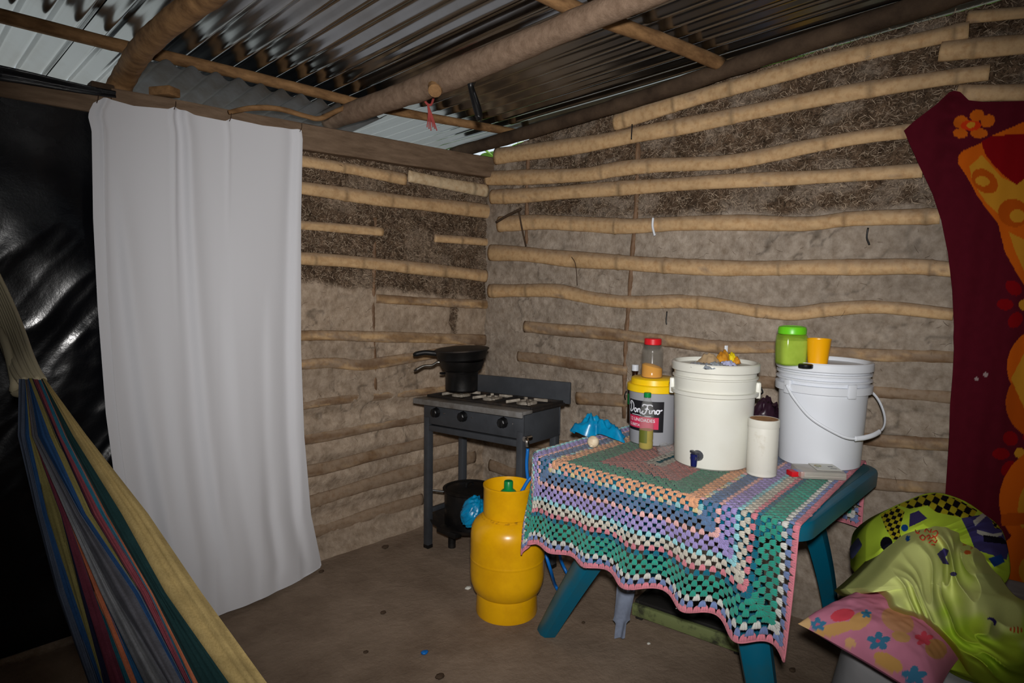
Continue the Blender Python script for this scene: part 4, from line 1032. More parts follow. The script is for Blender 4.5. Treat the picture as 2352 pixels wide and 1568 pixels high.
for txt, s0, z0, sz in (('12 UNIDADES', -0.104+LS, 0.098, 0.0185), ('CUBETA', -0.106+LS, 0.077, 0.0150)):
    V, Fc = text_mesh(txt, sz)
    obj('lettering', (onpail(s0+V[:, 0], z0+V[:, 1], np.full(len(V), 0.0024)), Fc), mat_print, lab, smooth=False)

# ---- things on the table and on the bucket lids
def jar(name, label, c, prof_body, mat, cat_='jar'):
    t = thing(name, label, cat_, tuple(c)); obj('glass' if cat_ != 'jar' else 'jar_body', lathe(prof_body, 40), mat, t); return t
zl3 = ZC+GHT+0.0205
cj = np.array([c3[0], c3[1], zl3])+loc_dir(c3, 1400)*0.012-FH*0.012
t = thing('spice_jar', 'clear plastic jar of yellow powder with red cap, on the yellow bucket lid', 'jar', tuple(cj))
obj('jar_body', lathe([(0, 0), (0.040, 0), (0.043, 0.004), (0.043, 0.02), (0.0415, 0.024), (0.043, 0.03), (0.043, 0.10), (0.0445, 0.104), (0.043, 0.11), (0.036, 0.128), (0.030, 0.134), (0.030, 0.145)], 40), mat_gtin, t)
V, Fc = lathe([(0, 0.003), (0.039, 0.003), (0.0408, 0.008), (0.0405, 0.045), (0.03, 0.052), (0, 0.056)], 40)
V[:, 2] += np.where(V[:, 2] > 0.04, -0.22*(V @ np.append(RT[:2], 0)), 0)
obj('powder', (V, Fc), mat_powder, t)
obj('cap', lathe([(0.033, 0.134), (0.0345, 0.136), (0.0345, 0.156), (0.032, 0.159), (0, 0.159)], 36), mat_red, t)
co = base(1483, 1034, ZC, 0.020)
t = thing('oil_bottle', 'clear plastic bottle a third full of cooking oil with green cap', 'bottle', tuple(co))
obj('bottle_body', lathe([(0, 0.002), (0.022, 0.0), (0.028, 0.006), (0.0285, 0.03), (0.027, 0.036), (0.0285, 0.042), (0.0285, 0.10), (0.0265, 0.112), (0.0285, 0.124), (0.027, 0.155), (0.020, 0.185), (0.0125, 0.202), (0.0115, 0.21)], 36), mat_clear, t)
obj('oil', lathe([(0, 0.004), (0.022, 0.003), (0.0265, 0.008), (0.027, 0.03), (0.0255, 0.036), (0.027, 0.042), (0.027, 0.078), (0, 0.078)], 36), mat_oil, t)
obj('cap', lathe([(0.0135, 0.207), (0.0140, 0.209), (0.0140, 0.223), (0.012, 0.225), (0, 0.225)], 24), mat_green_p, t)
aL = math.atan2(-FH[1], -FH[0])-0.75
VF = grid(lambda u, v: np.stack([0.0290*np.cos(aL+(u-0.5)*1.3), 0.0290*np.sin(aL+(u-0.5)*1.3), 0.03+0.05*v], 1), 10, 3)
obj('label_sticker', VF, mat_olab, t)
# clear wrapper behind the bottle
V, Fc = crumple(0.045, 0.028, 0.022, 23, 20, 0.5); V[:, 2] = np.maximum(V[:, 2], -0.018)+0.018
obj('clear_wrapper', (V*0.85+onz(1530, 1040, ZC), Fc), mat_clear, label='crumpled clear plastic wrapper between the oil bottle and the cream bucket', cat='wrapper', ang=None)
# brown bottle behind grey bucket
cb = onz(1455, 968, ZC)
t = thing('brown_bottle', 'dark brown bottle with green label half hidden behind the grey bucket', 'bottle', tuple(cb))
obj('bottle_body', lathe([(0, 0), (0.028, 0), (0.031, 0.005), (0.031, 0.15), (0.024, 0.18), (0.013, 0.205), (0.013, 0.245)], 28), mat_blackglass, t)
obj('label_band', lathe([(0.0314, 0.085), (0.0318, 0.086), (0.0318, 0.135), (0.0314, 0.136)], 28), mat_green_p, t)
obj('cap', lathe([(0.015, 0.243), (0.016, 0.244), (0.016, 0.272), (0, 0.273)], 20), mat_white_p, t)
# white tin between the buckets
ct = base(1748, 1097, ZC, 0.050)
t = thing('white_canister', 'scuffed white plastic canister with brown-stained lid between the two white buckets', 'canister', tuple(ct))
obj('canister_body', lathe([(0, 0), (0.047, 0), (0.049, 0.003), (0.0485, 0.012), (0.0495, 0.014), (0.0495, 0.168), (0.0485, 0.172), (0.047, 0.174)], 48), mat_offwhite, t)
obj('lid', lathe([(0.0505, 0.166), (0.0512, 0.168), (0.0512, 0.190), (0.049, 0.193), (0.046, 0.193), (0.044, 0.190), (0.02, 0.189), (0, 0.189)], 48), [mat_offwhite], t)
obj('lid_stain', lathe([(0.0455, 0.1925), (0.03, 0.1922), (0, 0.1925)], 36), M('brown_stain', lin(170, 124, 78), 0.7, var=(lin(130, 84, 48), 50, 0.4, 0.7)), t)
# dark bag between the buckets
V, Fc = crumple(0.075, 0.045, 0.10, 31, 26, 0.3); V[:, 2] = np.maximum(V[:, 2], -0.09)+0.09
obj('dark_bag', (V+np.array([2.44, 0.93, ZC]), Fc), mat_purple, label='dark purple plastic bag slumped behind the white canister', cat='plastic bag', ang=None)
# green jar, cup, black lid on the right bucket
z2 = ZC+H2-0.0135
cg = onz(1826, 840, z2)+FH*0.036
t = thing('green_jar', 'tall lime-lidded green plastic jar with pale contents on the right bucket', 'jar', tuple(cg))
def sq(prof, n=48, p=4.0):
    V, Fc = lathe(prof, n); a = np.arctan2(V[:, 1], V[:, 0])-AZ
    k = (np.abs(np.cos(a))**p+np.abs(np.sin(a))**p)**(-1/p); V[:, :2] *= (k/1.06)[:, None]; return V, Fc
obj('jar_body', sq([(0, 0), (0.044, 0), (0.048, 0.005), (0.050, 0.05), (0.050, 0.095), (0.047, 0.106), (0.042, 0.111), (0.042, 0.12)]), mat_gjar, t)
V, Fc = sq([(0, 0.003), (0.041, 0.003), (0.0455, 0.008), (0.0472, 0.05), (0.0472, 0.088), (0.03, 0.097), (0, 0.1)])
obj('contents', (V, Fc), mat_salt, t)
obj('lid', lathe([(0.046, 0.110), (0.0475, 0.112), (0.0475, 0.128), (0.044, 0.136), (0.036, 0.138), (0.034, 0.136), (0, 0.136)], 44), mat_lid_g, t)
ccup = onz(1887, 844, z2)+FH*0.030
t = thing('plastic_cup', 'plain amber-yellow plastic cup beside the green jar', 'cup', tuple(ccup))
obj('cup_body', lathe([(0, 0), (0.028, 0), (0.031, 0.003), (0.0335, 0.03), (0.0395, 0.094), (0.0405, 0.096), (0.0395, 0.098), (0.0375, 0.096), (0.031, 0.03), (0.029, 0.005), (0, 0.004)], 44), mat_cup, t)
obj('black_disc', (lathe([(0, 0), (0.036, 0), (0.038, 0.002), (0.038, 0.011), (0.034, 0.013), (0, 0.013)], 36)[0]*np.array([0.62, 0.62, 1])+onz(1846, 843, z2)-FH*0.014, lathe([(0, 0), (0.036, 0), (0.038, 0.002), (0.038, 0.011), (0.034, 0.013), (0, 0.013)], 36)[1]), mat_black, label='flat black disc lying in front of the green jar', cat='disc')
# wrappers on the left bucket lid
z1 = ZC+BH+0.006-0.0138
def packet(name, label, px, py, sx, sy, sz, mat, seed, rzv=0.0, dz=0.0, tiltv=0.0):
    def fn(u, v):
        x = (u-0.5)*2; y = (v-0.5)*2
        z = sz*(1-np.abs(x)**3)*(1-np.abs(y)**3)*(0.6+0.8*fbm(x*2+seed, y*2, 3, seed)) + 0.004*np.sin(x*9+seed)*np.sin(y*7)
        return np.stack([x*sx, y*sy, np.maximum(z, 0)], 1)
    V, Fc = grid(fn, 18, 14); n = len(V); Vb = V*np.array([1, 1, -0.12])
    Va = np.concatenate([V, Vb]); Fa = Fc+[tuple(i+n for i in f[::-1]) for f in Fc]
    Va = rot(rot(Va, 'y', tiltv), 'z', rzv); Va[:, 2] -= Va[:, 2].min()
    p = onz(px, py, z1+dz); 
    obj(name, (Va+np.array([p[0], p[1], z1+dz+0.0005]), Fa), mat, label=label, cat='wrapper', group='food wrappers on the cream bucket lid', ang=None)
packet('food_wrapper', 'flat silver foil wrapper at the left of the cream bucket lid', 1600, 842, 0.042, 0.025, 0.012, mat_foil, 3, 0.6)
packet('food_wrapper', 'crinkled tan cellophane packet at the back of the cream bucket lid', 1628, 836, 0.036, 0.028, 0.030, mat_tanwrap, 9, 1.2)
packet('food_wrapper', 'pointed blue-white foil sachet in the middle of the cream bucket lid', 1643, 842, 0.034, 0.014, 0.014, mat_foil, 14, -0.2, 0.004)
packet('food_wrapper', 'shiny amber food packet on top of the wrapper heap', 1660, 832, 0.036, 0.026, 0.034, mat_amber, 21, 0.3, 0.006)
packet('food_wrapper', 'small yellow packet beside the amber one', 1680, 833, 0.018, 0.016, 0.030, mat_yelwrap, 27, 0.8, 0.004)
packet('food_wrapper', 'pale lavender wrapper in front of the amber packet', 1671, 841, 0.032, 0.015, 0.016, mat_lav, 33, -0.5, 0.0)
packet('food_wrapper', 'creased silver sachet at the front of the cream bucket lid', 1622, 846, 0.040, 0.020, 0.014, mat_foil, 41, 0.9)
packet('food_wrapper', 'silver wrapper under the lavender one', 1655, 846, 0.036, 0.018, 0.010, mat_foil, 45, -0.9)
packet('food_wrapper', 'round brown candy wrapper at the right of the heap', 1692, 837, 0.013, 0.013, 0.022, mat_amber, 37, 0.1)
V, Fc = rbox(0.014, 0.004, 0.05, 0.001)
obj('paper_tag', (rot(V, 'z', AZ-1.2)+onz(1676, 830, z1)+np.array([0.03, 0.03, 0.032]), Fc), mat_white_p, label='upright white paper tag behind the amber packet', cat='paper tag')
# matchbox and clear case
mb = onz(1824, 1093, ZC)
t = thing('matchbox', 'small red and blue matchbox lying on the tablecloth', 'matchbox', tuple(mb+np.array([0.012, 0, 0])), (0, 0, AZ+0.12))
obj('sleeve', mv(rbox(0.036, 0.046, 0.017, 0.0015), 0, 0, 0.0085), mat_red, t)
obj('label_patch', mv(rbox(0.028, 0.024, 0.0006, 0), 0.0, -0.010, 0.0173), M('matchbox_blue', lin(120, 150, 220), 0.6), t)
obj('tray', mv(rbox(0.028, 0.006, 0.011, 0.001), 0, -0.025, 0.007), mat_white_p, t)
V, Fc = text_mesh('MATCH', 0.007) if False else (None, None)
pb = onz(1897, 1103, ZC)
t = thing('clear_case', 'flat translucent plastic case with a paper insert in front of the right bucket', 'case', tuple(pb+FH*0.062), (0, 0, AZ-0.10))
mat_case = M('frosted_case', lin(206, 200, 190), 0.3, alpha=0.5)
cs = obj('case_shell', mv(rbox(0.104, 0.148, 0.026, 0.006), -0.008, 0, 0.0135), mat_case, t)
obj('case_lip', mv(rbox(0.006, 0.13, 0.006, 0.002), -0.062, 0, 0.012), mat_case, t)
ins = obj('paper_insert', mv(rbox(0.08, 0.080, 0.001, 0), 0.004, -0.026, 0.0275), M('insert_paper', lin(214, 214, 206), 0.7), t)
obj('print_ring', mv(lathe([(0.007, 0), (0.012, 0.0004), (0.007, 0.0008)], 24), 0.014, -0.006, 0.0282), M('ring_print', lin(190, 150, 110), 0.7, var=(lin(120, 190, 120), 60, 0.4, 0.6)), ins)
obj('print_block', mv(rbox(0.006, 0.016, 0.0006, 0), 0.010, -0.046, 0.0284), mat_greyspout, ins)
obj('print_block', mv(rbox(0.003, 0.020, 0.0006, 0), -0.014, -0.048, 0.0284), mat_greyspout, ins)
obj('print_block', mv(rbox(0.003, 0.010, 0.0006, 0), -0.004, 0.002, 0.0284), mat_greyspout, ins)
# blue bag and onion at the left end
def bag_spread():
    def fn(u, v):
        th = u*2*math.pi; r = v
        rad = 0.085*(1+0.35*np.sin(3*th+0.6)+0.22*np.sin(5*th)+0.1*np.sin(11*th))
        x = rad*r*np.cos(th)*0.55; y = rad*r*np.sin(th)*1.35
        z = 0.065*(1-r**2)*(0.3+1.2*fbm(x*30+4, y*30, 3, 66))+0.035*sst(0, .3, r)*sst(1.0, 0.7, r)*(1-np.abs(2*fbm(x*30, y*30, 2, 68)-1))**2+0.02*np.abs(np.sin(3*th))*r
        return np.stack([x, y, z+0.002], 1)
    return grid(fn, 72, 18)
V, Fc = bag_spread(); bgp = onz(1366, 1004, ZC)
obj('plastic_bag', (rot(V, 'z', 0.15)+bgp+np.array([0.01, 0, 0.0]), Fc), mat_bag, label='crumpled cyan plastic bag lying on the left end of the tablecloth', cat='plastic bag', ang=None)
co_ = base(1362, 1029, ZC, 0.02)
t = thing('garlic_bulb', 'small pale round bulb in front of the cyan bag', 'bulb', tuple(co_))
V, Fc = lathe([(0, 0), (0.012, 0.001), (0.021, 0.010), (0.0235, 0.022), (0.020, 0.035), (0.010, 0.043), (0, 0.045)], 26)
obj('bulb', (V, Fc), mat_egg, t)
obj('root_tuft', (crumple(0.006, 0.005, 0.005, 44, 8, 0.5)[0]-FH*0.019+np.array([-RT[0]*0.008, -RT[1]*0.008, 0.010]), crumple(0.006, 0.005, 0.005, 44, 8, 0.5)[1]), mat_egg, t)

# ---- under the table
d1 = onz(1450, 1418, 0.0); d2 = onz(1712, 1512, 0.0)
dv = d2-d1; L_ = np.linalg.norm(dv); an = math.atan2(dv[1], dv[0])
t = thing('low_crate', 'low black wooden crate with a mossy green front plank under the table', 'crate', tuple((d1+d2)/2), (0, 0, an))
obj('front_plank', mv(rbox(L_, 0.022, 0.05, 0.005), 0, 0.012, 0.036), mat_moss, t)
for sgn in (-1, 1): obj('end_plank', mv(rbox(0.02, 0.27, 0.06, 0.004), sgn*(L_/2-0.012), 0.16, 0.04), mat_pitch, t)
obj('back_plank', mv(rbox(L_, 0.02, 0.09, 0.004), 0, 0.30, 0.055), mat_pitch, t)
for q in range(3): obj('deck_plank', mv(rbox(L_-0.03, 0.085, 0.016, 0.004), 0, 0.075+0.09*q, 0.058), mat_pitch, t)
obj('foot_block', mv(rbox(0.03, 0.03, 0.012, 0.002), -L_/2+0.03, 0.02, 0.006), mat_pitch, t); obj('foot_block', mv(rbox(0.03, 0.03, 0.012, 0.002), L_/2-0.03, 0.02, 0.006), mat_pitch, t)
def strip_fn(u, v):
    top = np.array([1440, 1328.]); 
    px = np.interp(v, [0, 1], [1441, 1424]) + (u-0.5)*np.interp(v, [0, .35, .7, .75, .78, 1], [46, 42, 36, 40, 24, 22])
    py = 1300+(v*165)-12*(u-0.5)*(v > 0.75)*0
    P = np.array([onx(a, b, 1.965+0.0*v_) for a, b, v_ in zip(px, py, v)])
    P[:, 0] += 0.006*np.sin(u*7+v*5); P[:, 2] = np.maximum(P[:, 2], 0.004); return P
V, Fc = grid(strip_fn, 12, 40); n = len(V)
obj('torn_strip', (np.concatenate([V, V+np.array([0.004, 0, 0])]), Fc+[tuple(i+n for i in f[::-1]) for f in Fc]), mat_rag, label='torn grey-blue board strip standing under the front edge of the tablecloth', cat='strip', ang=None)
obj('yarn_end', tube(cat([onx(1548, 1352, 1.70), onx(1551, 1375, 1.70), onx(1556, 1392, 1.702), onx(1553, 1397, 1.704)], 6), 0.0014, 6), mat_curtain, label='loose white yarn end dangling below the tablecloth hem', cat='yarn')

# ---- red printed blanket on the right wall
def inpoly(px, py, poly):
    ins = np.zeros(len(px), bool); n_ = len(poly)
    for i in range(n_):
        x1, y1 = poly[i]; x2, y2 = poly[(i+1) % n_]
        c = ((y1 > py) != (y2 > py)) & (px < (x2-x1)*(py-y1)/(y2-y1+1e-9)+x1); ins ^= c
    return ins
def ell(px, py, cx, cy, a, b, r=0.0):
    c, s = math.cos(r), math.sin(r); dx, dy = px-cx, py-cy
    return ((dx*c+dy*s)/a)**2+((-dx*s+dy*c)/b)**2 < 1
OR, OR2, YE, RD, MA = lin(188, 86, 14), lin(166, 72, 10), lin(184, 126, 34), lin(120, 6, 14), lin(78, 14, 27)
def blanket_color(px, py):
    C = np.tile(np.array(MA), (len(px), 1))*(0.9+0.2*fbm(px/14, py/14, 3, 500))[:, None]
    def put(m, c): C[m] = c
    for cx_, cy_, a_, b_, r_ in ((2244, 265, 17, 13, -.3), (2207, 280, 17, 14, -.3), (2269, 278, 17, 14, -.6), (2206, 306, 17, 11, .1), (2249, 306, 20, 11, 0)): put(ell(px, py, cx_, cy_, a_, b_, r_), lin(184, 88, 18))
    put(ell(px, py, 2230, 288, 24, 12), lin(190, 50, 14)); put(ell(px, py, 2230, 287, 10, 7, -.5), YE)
    put(inpoly(px, py, [(2201, 359), (2212, 346), (2252, 329), (2275, 313), (2352, 280), (2500, 250), (2500, 600), (2400, 545), (2352, 532), (2318, 525), (2292, 512), (2265, 479), (2242, 445), (2229, 419), (2212, 392), (2201, 376)]), OR)
    put(inpoly(px, py, [(2226, 382), (2255, 356), (2282, 386), (2299, 406), (2332, 422), (2352, 412), (2460, 380), (2460, 520), (2352, 500), (2292, 490), (2265, 465), (2245, 435), (2232, 409)]), YE)
    put(inpoly(px, py, [(2254, 326), (2275, 313), (2352, 306), (2430, 320), (2420, 400), (2352, 412), (2335, 424), (2309, 406), (2282, 379), (2262, 353)]), RD)
    put(ell(px, py, 2262, 416, 34, 24, 0.7), OR2); put(ell(px, py, 2257, 416, 17, 11, 0.2), YE)
    put(ell(px, py, 2328, 489, 36, 32, 0.3), OR2); put(ell(px, py, 2337, 496, 18, 15, 0), YE)
    put(inpoly(px, py, [(2292, 512), (2352, 532), (2440, 560), (2440, 720), (2352, 655), (2332, 621), (2308, 578)]), OR)
    put(inpoly(px, py, [(2317, 532), (2352, 550), (2400, 580), (2400, 680), (2352, 621), (2332, 578)]), YE)
    for cx_, cy_, a_, b_, r_ in ((2328, 661, 21, 15, .7), (2309, 699, 19, 13, .1), (2332, 735, 20, 15, -.9), (2374, 740, 18, 14, .9), (2390, 690, 18, 14, 0), (2321, 1007, 18, 16, .7), (2299, 1042, 20, 13, 0), (2317, 1076, 20, 15, -.8), (2360, 1080, 18, 14, .8), (2365, 1000, 18, 14, -.8)): put(ell(px, py, cx_, cy_, a_, b_, r_), RD)
    put(ell(px, py, 2354, 700, 14, 13), YE); put(ell(px, py, 2342, 1040, 12, 12), YE)
    put(ell(px, py, 2405, 842, 92, 92), OR); put(ell(px, py, 2400, 925, 90, 86), OR2)
    put(inpoly(px, py, [(2322, 870), (2352, 812), (2400, 780), (2450, 870), (2352, 936)]), YE)
    put(ell(px, py, 2440, 1150, 145, 135), OR); put(ell(px, py, 2450, 1170, 112, 108), YE)
    put(inpoly(px, py, [(2300, 1180), (2352, 1176), (2480, 1190), (2480, 1212), (2352, 1205), (2300, 1208)]), OR2)
    put(ell(px, py, 2440, 1300, 150, 110), OR); put(ell(px, py, 2440, 1310, 100, 60), YE)
    put(ell(px, py, 2243, 870, 5, 4) | ell(px, py, 2264, 860, 6, 5), lin(150, 130, 130))
    return C
BLE = [(2076, 300), (2080, 312), (2090, 345), (2112, 410), (2142, 490), (2162, 560), (2177, 640), (2187, 720), (2191, 800), (2188, 860), (2182, 930), (2180, 1000), (2175, 1080), (2170, 1150), (2166, 1300), (2160, 1420)]
def bl_px(u, v):
    left_top = np.interp(v, [0, 1], [0, 1])
    top = lambda x: np.interp(x, [2076, 2100, 2150, 2180, 2192, 2206, 2225, 2260, 2560], [300, 278, 240, 212, 208, 211, 230, 234, 226])
    pyL = 300+(1420-300)*v
    xl = np.interp(pyL, [p[1] for p in BLE], [p[0] for p in BLE])
    px = xl+(2560-xl)*u
    yt = top(px)
    py = yt+(1420-yt)*v
    return px, py
def blanket_fn(u, v):
    px, py = bl_px(u, v)
    # at each height keep the traced left edge
    xl = np.interp(py, [p[1] for p in BLE], [p[0] for p in BLE]); px = np.where(u < 0.999, np.maximum(px, xl*(1-u)+px*u), px)
    off = 0.030+0.010*np.sin(px/31.0)*sst(0.0, 0.4, v)+0.006*np.sin(px/13.0+py/90.0)+0.012*np.exp(-((px-2185)/22)**2)*sst(0.25, 0.0, v)*np.sin(py/9)
    P = np.array([onx(a, b, X0-o) for a, b, o in zip(px, py, off)]); P[:, 2] = np.maximum(P[:, 2], 0.02)
    return P, px, py
U, Vv = np.meshgrid(np.linspace(0, 1, 230), np.linspace(0, 1, 400), indexing='ij')
P, px, py = blanket_fn(U.ravel(), Vv.ravel())
Fc = [f[::-1] for f in gfaces(230, 400)]
obj('wall_blanket', (P, Fc), mat_printed, colors=blanket_color(px, py), label='dark red blanket with orange flower print hung on the right wall', cat='blanket', ang=None)

# ---- bed with grey cover, pillow, laundry
def bed_fn(u, v):
    th = u*2*math.pi; p = 5.0
    c, s = np.cos(th), np.sin(th); k = (np.abs(c)**p+np.abs(s)**p)**(-1/p)
    r = np.clip(v*2, 0, 1); side = np.clip(v*2-1, 0, 1)
    hx, hy = 0.455, 0.72
    x = 2.175+c*k*(hx*r+0.07*side**0.8+0.012*side*np.sin(th*23)); y = -0.245+s*k*(hy*r+0.05*side**0.8+0.012*side*np.sin(th*19))
    z = 0.43+0.012*fbm(x*6, y*6, 3, 600)-0.05*sst(0.85, 1.0, r)-side*(0.36-0.0)
    return np.stack([np.minimum(x, 2.652), y, np.maximum(z, 0.015)], 1)
V, Fc = grid(bed_fn, 120, 60)
gx = V[:, 0]*60; gy = V[:, 1]*60+V[:, 2]*40
spk = sst(0.60, 0.72, vn(gx*0.35, gy*0.35, 610))*sst(0.45, 0.75, vn(gx*2.2+gy, gy*0.8, 611))
C = np.array(lin(150, 150, 152))[None, :]*(0.9+0.2*vn(gx, gy, 612))[:, None]; C = C*(1-spk[:, None])+np.array(lin(214, 214, 214))[None, :]*spk[:, None]
obj('covered_cot', (V, Fc), mat_printed, colors=C, label='low cot under a grey printed cover, carrying the pillow and laundry', cat='bed', ang=None)
def proj(P):
    q = P-CAM; d = q @ FW; return CX+F*(q @ RT)/d, CY-F*(q @ UP)/d
pcn = [onz(1832, 1432, 0.47), onz(1992, 1362, 0.50), onz(2225, 1490, 0.49), onz(2150, 1620, 0.47)]
def pillow_fn(sg):
    def fn(u, v):
        x = 2*u-1; y = 2*v-1
        pin = 1-0.10*(1-x**2)*0-0.0
        uu = 0.5+0.5*np.sign(x)*np.abs(x)*(1-0.07*(1-y**2)); vv = 0.5+0.5*y*(1-0.07*(1-x**2))
        P = ((1-uu)*(1-vv))[:, None]*pcn[0]+((uu)*(1-vv))[:, None]*pcn[1]+(uu*vv)[:, None]*pcn[2]+((1-uu)*vv)[:, None]*pcn[3]
        b = ((1-x**4)*(1-y**4))**0.6
        P[:, 2] += sg*(0.075 if sg > 0 else 0.025)*b*(1+0.25*(fbm(u*5, v*5, 3, 620)-0.5))
        return P
    return fn
VA, FA = grid(pillow_fn(1), 150, 150); VB, FB = grid(pillow_fn(-1), 40, 40)
px, py = proj(VA)
def flower(px, py, cx, cy, r, n_=5, rot_=0.3):
    dx, dy = px-cx, (py-cy)*1.25; a = np.arctan2(dy, dx)+rot_; rr = np.hypot(dx, dy)
    return rr < r*(0.52+0.48*np.abs(np.cos(a*n_/2)))
C = np.tile(np.array(lin(196, 122, 146)), (len(VA), 1))*(0.85+0.3*fbm(px/60, py/60, 3, 630))[:, None]
C[ell(px, py, 1915, 1445, 52, 14, -.25)] = lin(196, 150, 92); C[ell(px, py, 1975, 1425, 30, 18, -.6)] = lin(196, 150, 92); C[ell(px, py, 1935, 1412, 28, 14, -.2)] = lin(206, 70, 84)
C[ell(px, py, 2062, 1425, 40, 26, .5)] = lin(192, 140, 104); C[ell(px, py, 2070, 1462, 22, 12, .3)] = lin(192, 146, 96); C[ell(px, py, 2040, 1520, 36, 18, .5)] = lin(196, 150, 84); C[ell(px, py, 1953, 1475, 14, 10, .5)] = lin(206, 160, 110)
C[ell(px, py, 2150, 1490, 26, 22, .5)] = lin(180, 130, 84)
for cx_, cy_, r_ in ((1878, 1434, 21), (2018, 1472, 28), (1990, 1409, 13), (2100, 1552, 30)): C[flower(px, py, cx_, cy_, r_)] = lin(60, 116, 148)
C[flower(px, py, 2122, 1466, 22)] = lin(206, 72, 92); C[ell(px, py, 2016, 1471, 5, 4)] = lin(190, 80, 110); C[ell(px, py, 1878, 1433, 4, 3)] = lin(190, 90, 120)
C[ell(px, py, 1845, 1432, 18, 20)] = lin(206, 170, 120)
Cb = np.tile(np.array(lin(190, 120, 144)), (len(VB), 1))
obj('pillow', join([(VA, FA), (VB, [f[::-1] for f in FB])]), mat_printed, colors=np.concatenate([C, Cb]), label='pink pillow printed with blue and red flowers on the grey cot', cat='pillow', ang=None)

def heap(outline, pc, plane3, bulge, fold, seed, colfn, thick, nth=150, nr_=46, dirv=(1.0, 0.35), FS=110.0):
    A_, B_, C_ = [np.array(p) for p in plane3]; nrm = np.cross(B_-A_, C_-A_); nrm /= np.linalg.norm(nrm)
    O = np.array(cat([tuple(p)+(0,) for p in outline]+[tuple(outline[0])+(0,)], 10))[:, :2]
    ang = np.unwrap(np.arctan2(O[:, 1]-pc[1], O[:, 0]-pc[0]))
    L_ = np.concatenate([[0], np.cumsum(np.linalg.norm(np.diff(O, axis=0), axis=1))]); tt = np.linspace(0, L_[-1], nth)
    OX = np.interp(tt, L_, O[:, 0]); OY = np.interp(tt, L_, O[:, 1])
    rs = np.linspace(0.0, 1.0, nr_)**0.8
    r = np.tile(rs, nth); ox = np.repeat(OX, nr_); oy = np.repeat(OY, nr_)
    x = pc[0]+(ox-pc[0])*r; y = pc[1]+(oy-pc[1])*r
    D_ = FW[None, :]+RT[None, :]*((x-CX)/F)[:, None]-UP[None, :]*((y-CY)/F)[:, None]
    t = ((A_-CAM) @ nrm)/(D_ @ nrm)
    g = (x*dirv[0]+y*dirv[1])/FS; hh = (-x*dirv[1]+y*dirv[0])/(FS*3.4)
    gw = g+0.9*fbm(x/160, y/160, 2, seed+9)*2; f1 = 1-np.abs(2*fbm(gw+seed, hh, 2, seed)-1); f2 = 1-np.abs(2*fbm(gw*2.3, hh*2.3+seed, 2, seed+5)-1)
    b = bulge*np.sqrt(np.clip(1-r**2.4, 0, 1))+fold*(f1**2.5+0.45*f2**3)*sst(1.0, 0.75, r)
    P = CAM+(FW[None, :]+RT[None, :]*((x-CX)/F)[:, None]-UP[None, :]*((y-CY)/F)[:, None])*(t-b)[:, None]
    C = colfn(x, y)
    # back hull
    P = P.reshape(nth, nr_, 3); C = C.reshape(nth, nr_, 3)
    cen = P[:, 0].mean(0)
    back1 = P[:, -1]+np.append(FH[:2]*thick*0.6, -thick*0.35)+(cen-P[:, -1])*0.05
    back2 = P[:, -1]+np.append(FH[:2]*thick, -thick*0.6)+(cen-P[:, -1])*0.35
    allP = np.concatenate([P, back1[:, None], back2[:, None]], 1); allC = np.concatenate([C, C[:, -1:], C[:, -1:]], 1)
    allP[..., 0] = np.minimum(allP[..., 0], 2.655); allP[..., 2] = np.maximum(allP[..., 2], 0.0)
    return (allP.reshape(-1, 3), gfaces(nth, nr_+2)), allC.reshape(-1, 3)
LIME = (194, 224, 66); LIME2 = (218, 226, 140)
def col_check(x, y):
    C = np.tile(np.array(lin(*LIME)), (len(x), 1))*(0.85+0.3*fbm(x/40, y/40, 3, 640))[:, None]
    def chk(m, ax, ay, s, sk=0.0):
        u = (x*math.cos(ax)+y*math.sin(ax))/s; v = (-x*math.sin(ay)+y*math.cos(ay))/s
        k = ((np.floor(u)+np.floor(v)) % 2) == 0
        C[m & k] = lin(22, 18, 24); C[m & ~k] = lin(188, 176, 40)
    chk(inpoly(x, y, [(2022, 1182), (2060, 1162), (2078, 1175), (2066, 1215), (2070, 1240), (2050, 1238), (2035, 1215)]), .5, .25, 9)
    chk(inpoly(x, y, [(2062, 1160), (2110, 1140), (2150, 1132), (2200, 1146), (2245, 1172), (2232, 1194), (2190, 1184), (2150, 1176), (2130, 1160), (2090, 1168)]), .5, .5, 15)
    C[inpoly(x, y, [(2090, 1180), (2110, 1172), (2130, 1190), (2100, 1205), (2088, 1210)])] = lin(64, 56, 104)
    C[inpoly(x, y, [(2208, 1190), (2262, 1180), (2300, 1215), (2318, 1262), (2312, 1285), (2240, 1262), (2224, 1222)])] = lin(70, 64, 118)
    C[inpoly(x, y, [(2235, 1196), (2262, 1174), (2270, 1180), (2240, 1208)]) | inpoly(x, y, [(2244, 1216), (2282, 1226), (2304, 1222), (2300, 1230), (2270, 1236), (2244, 1224)])] = lin(190, 190, 178)
    C[inpoly(x, y, [(2258, 1228), (2302, 1234), (2318, 1250), (2260, 1244)])] = lin(24, 22, 34)
    chk(inpoly(x, y, [(2278, 1196), (2300, 1204), (2302, 1216), (2285, 1212)]), .3, .3, 8)
    C[inpoly(x, y, [(2270, 1282), (2300, 1272), (2308, 1290), (2284, 1302)])] = lin(30, 72, 148)
    C[ell(x, y, 2036, 1248, 14, 16)] = lin(20, 20, 30); C[ell(x, y, 2078, 1212, 8, 8)] = lin(30, 80, 150)
    return C
plA = [onz(1945, 1345, 0.50), onz(2352, 1520, 0.49), onx(2150, 1160, 2.48)]
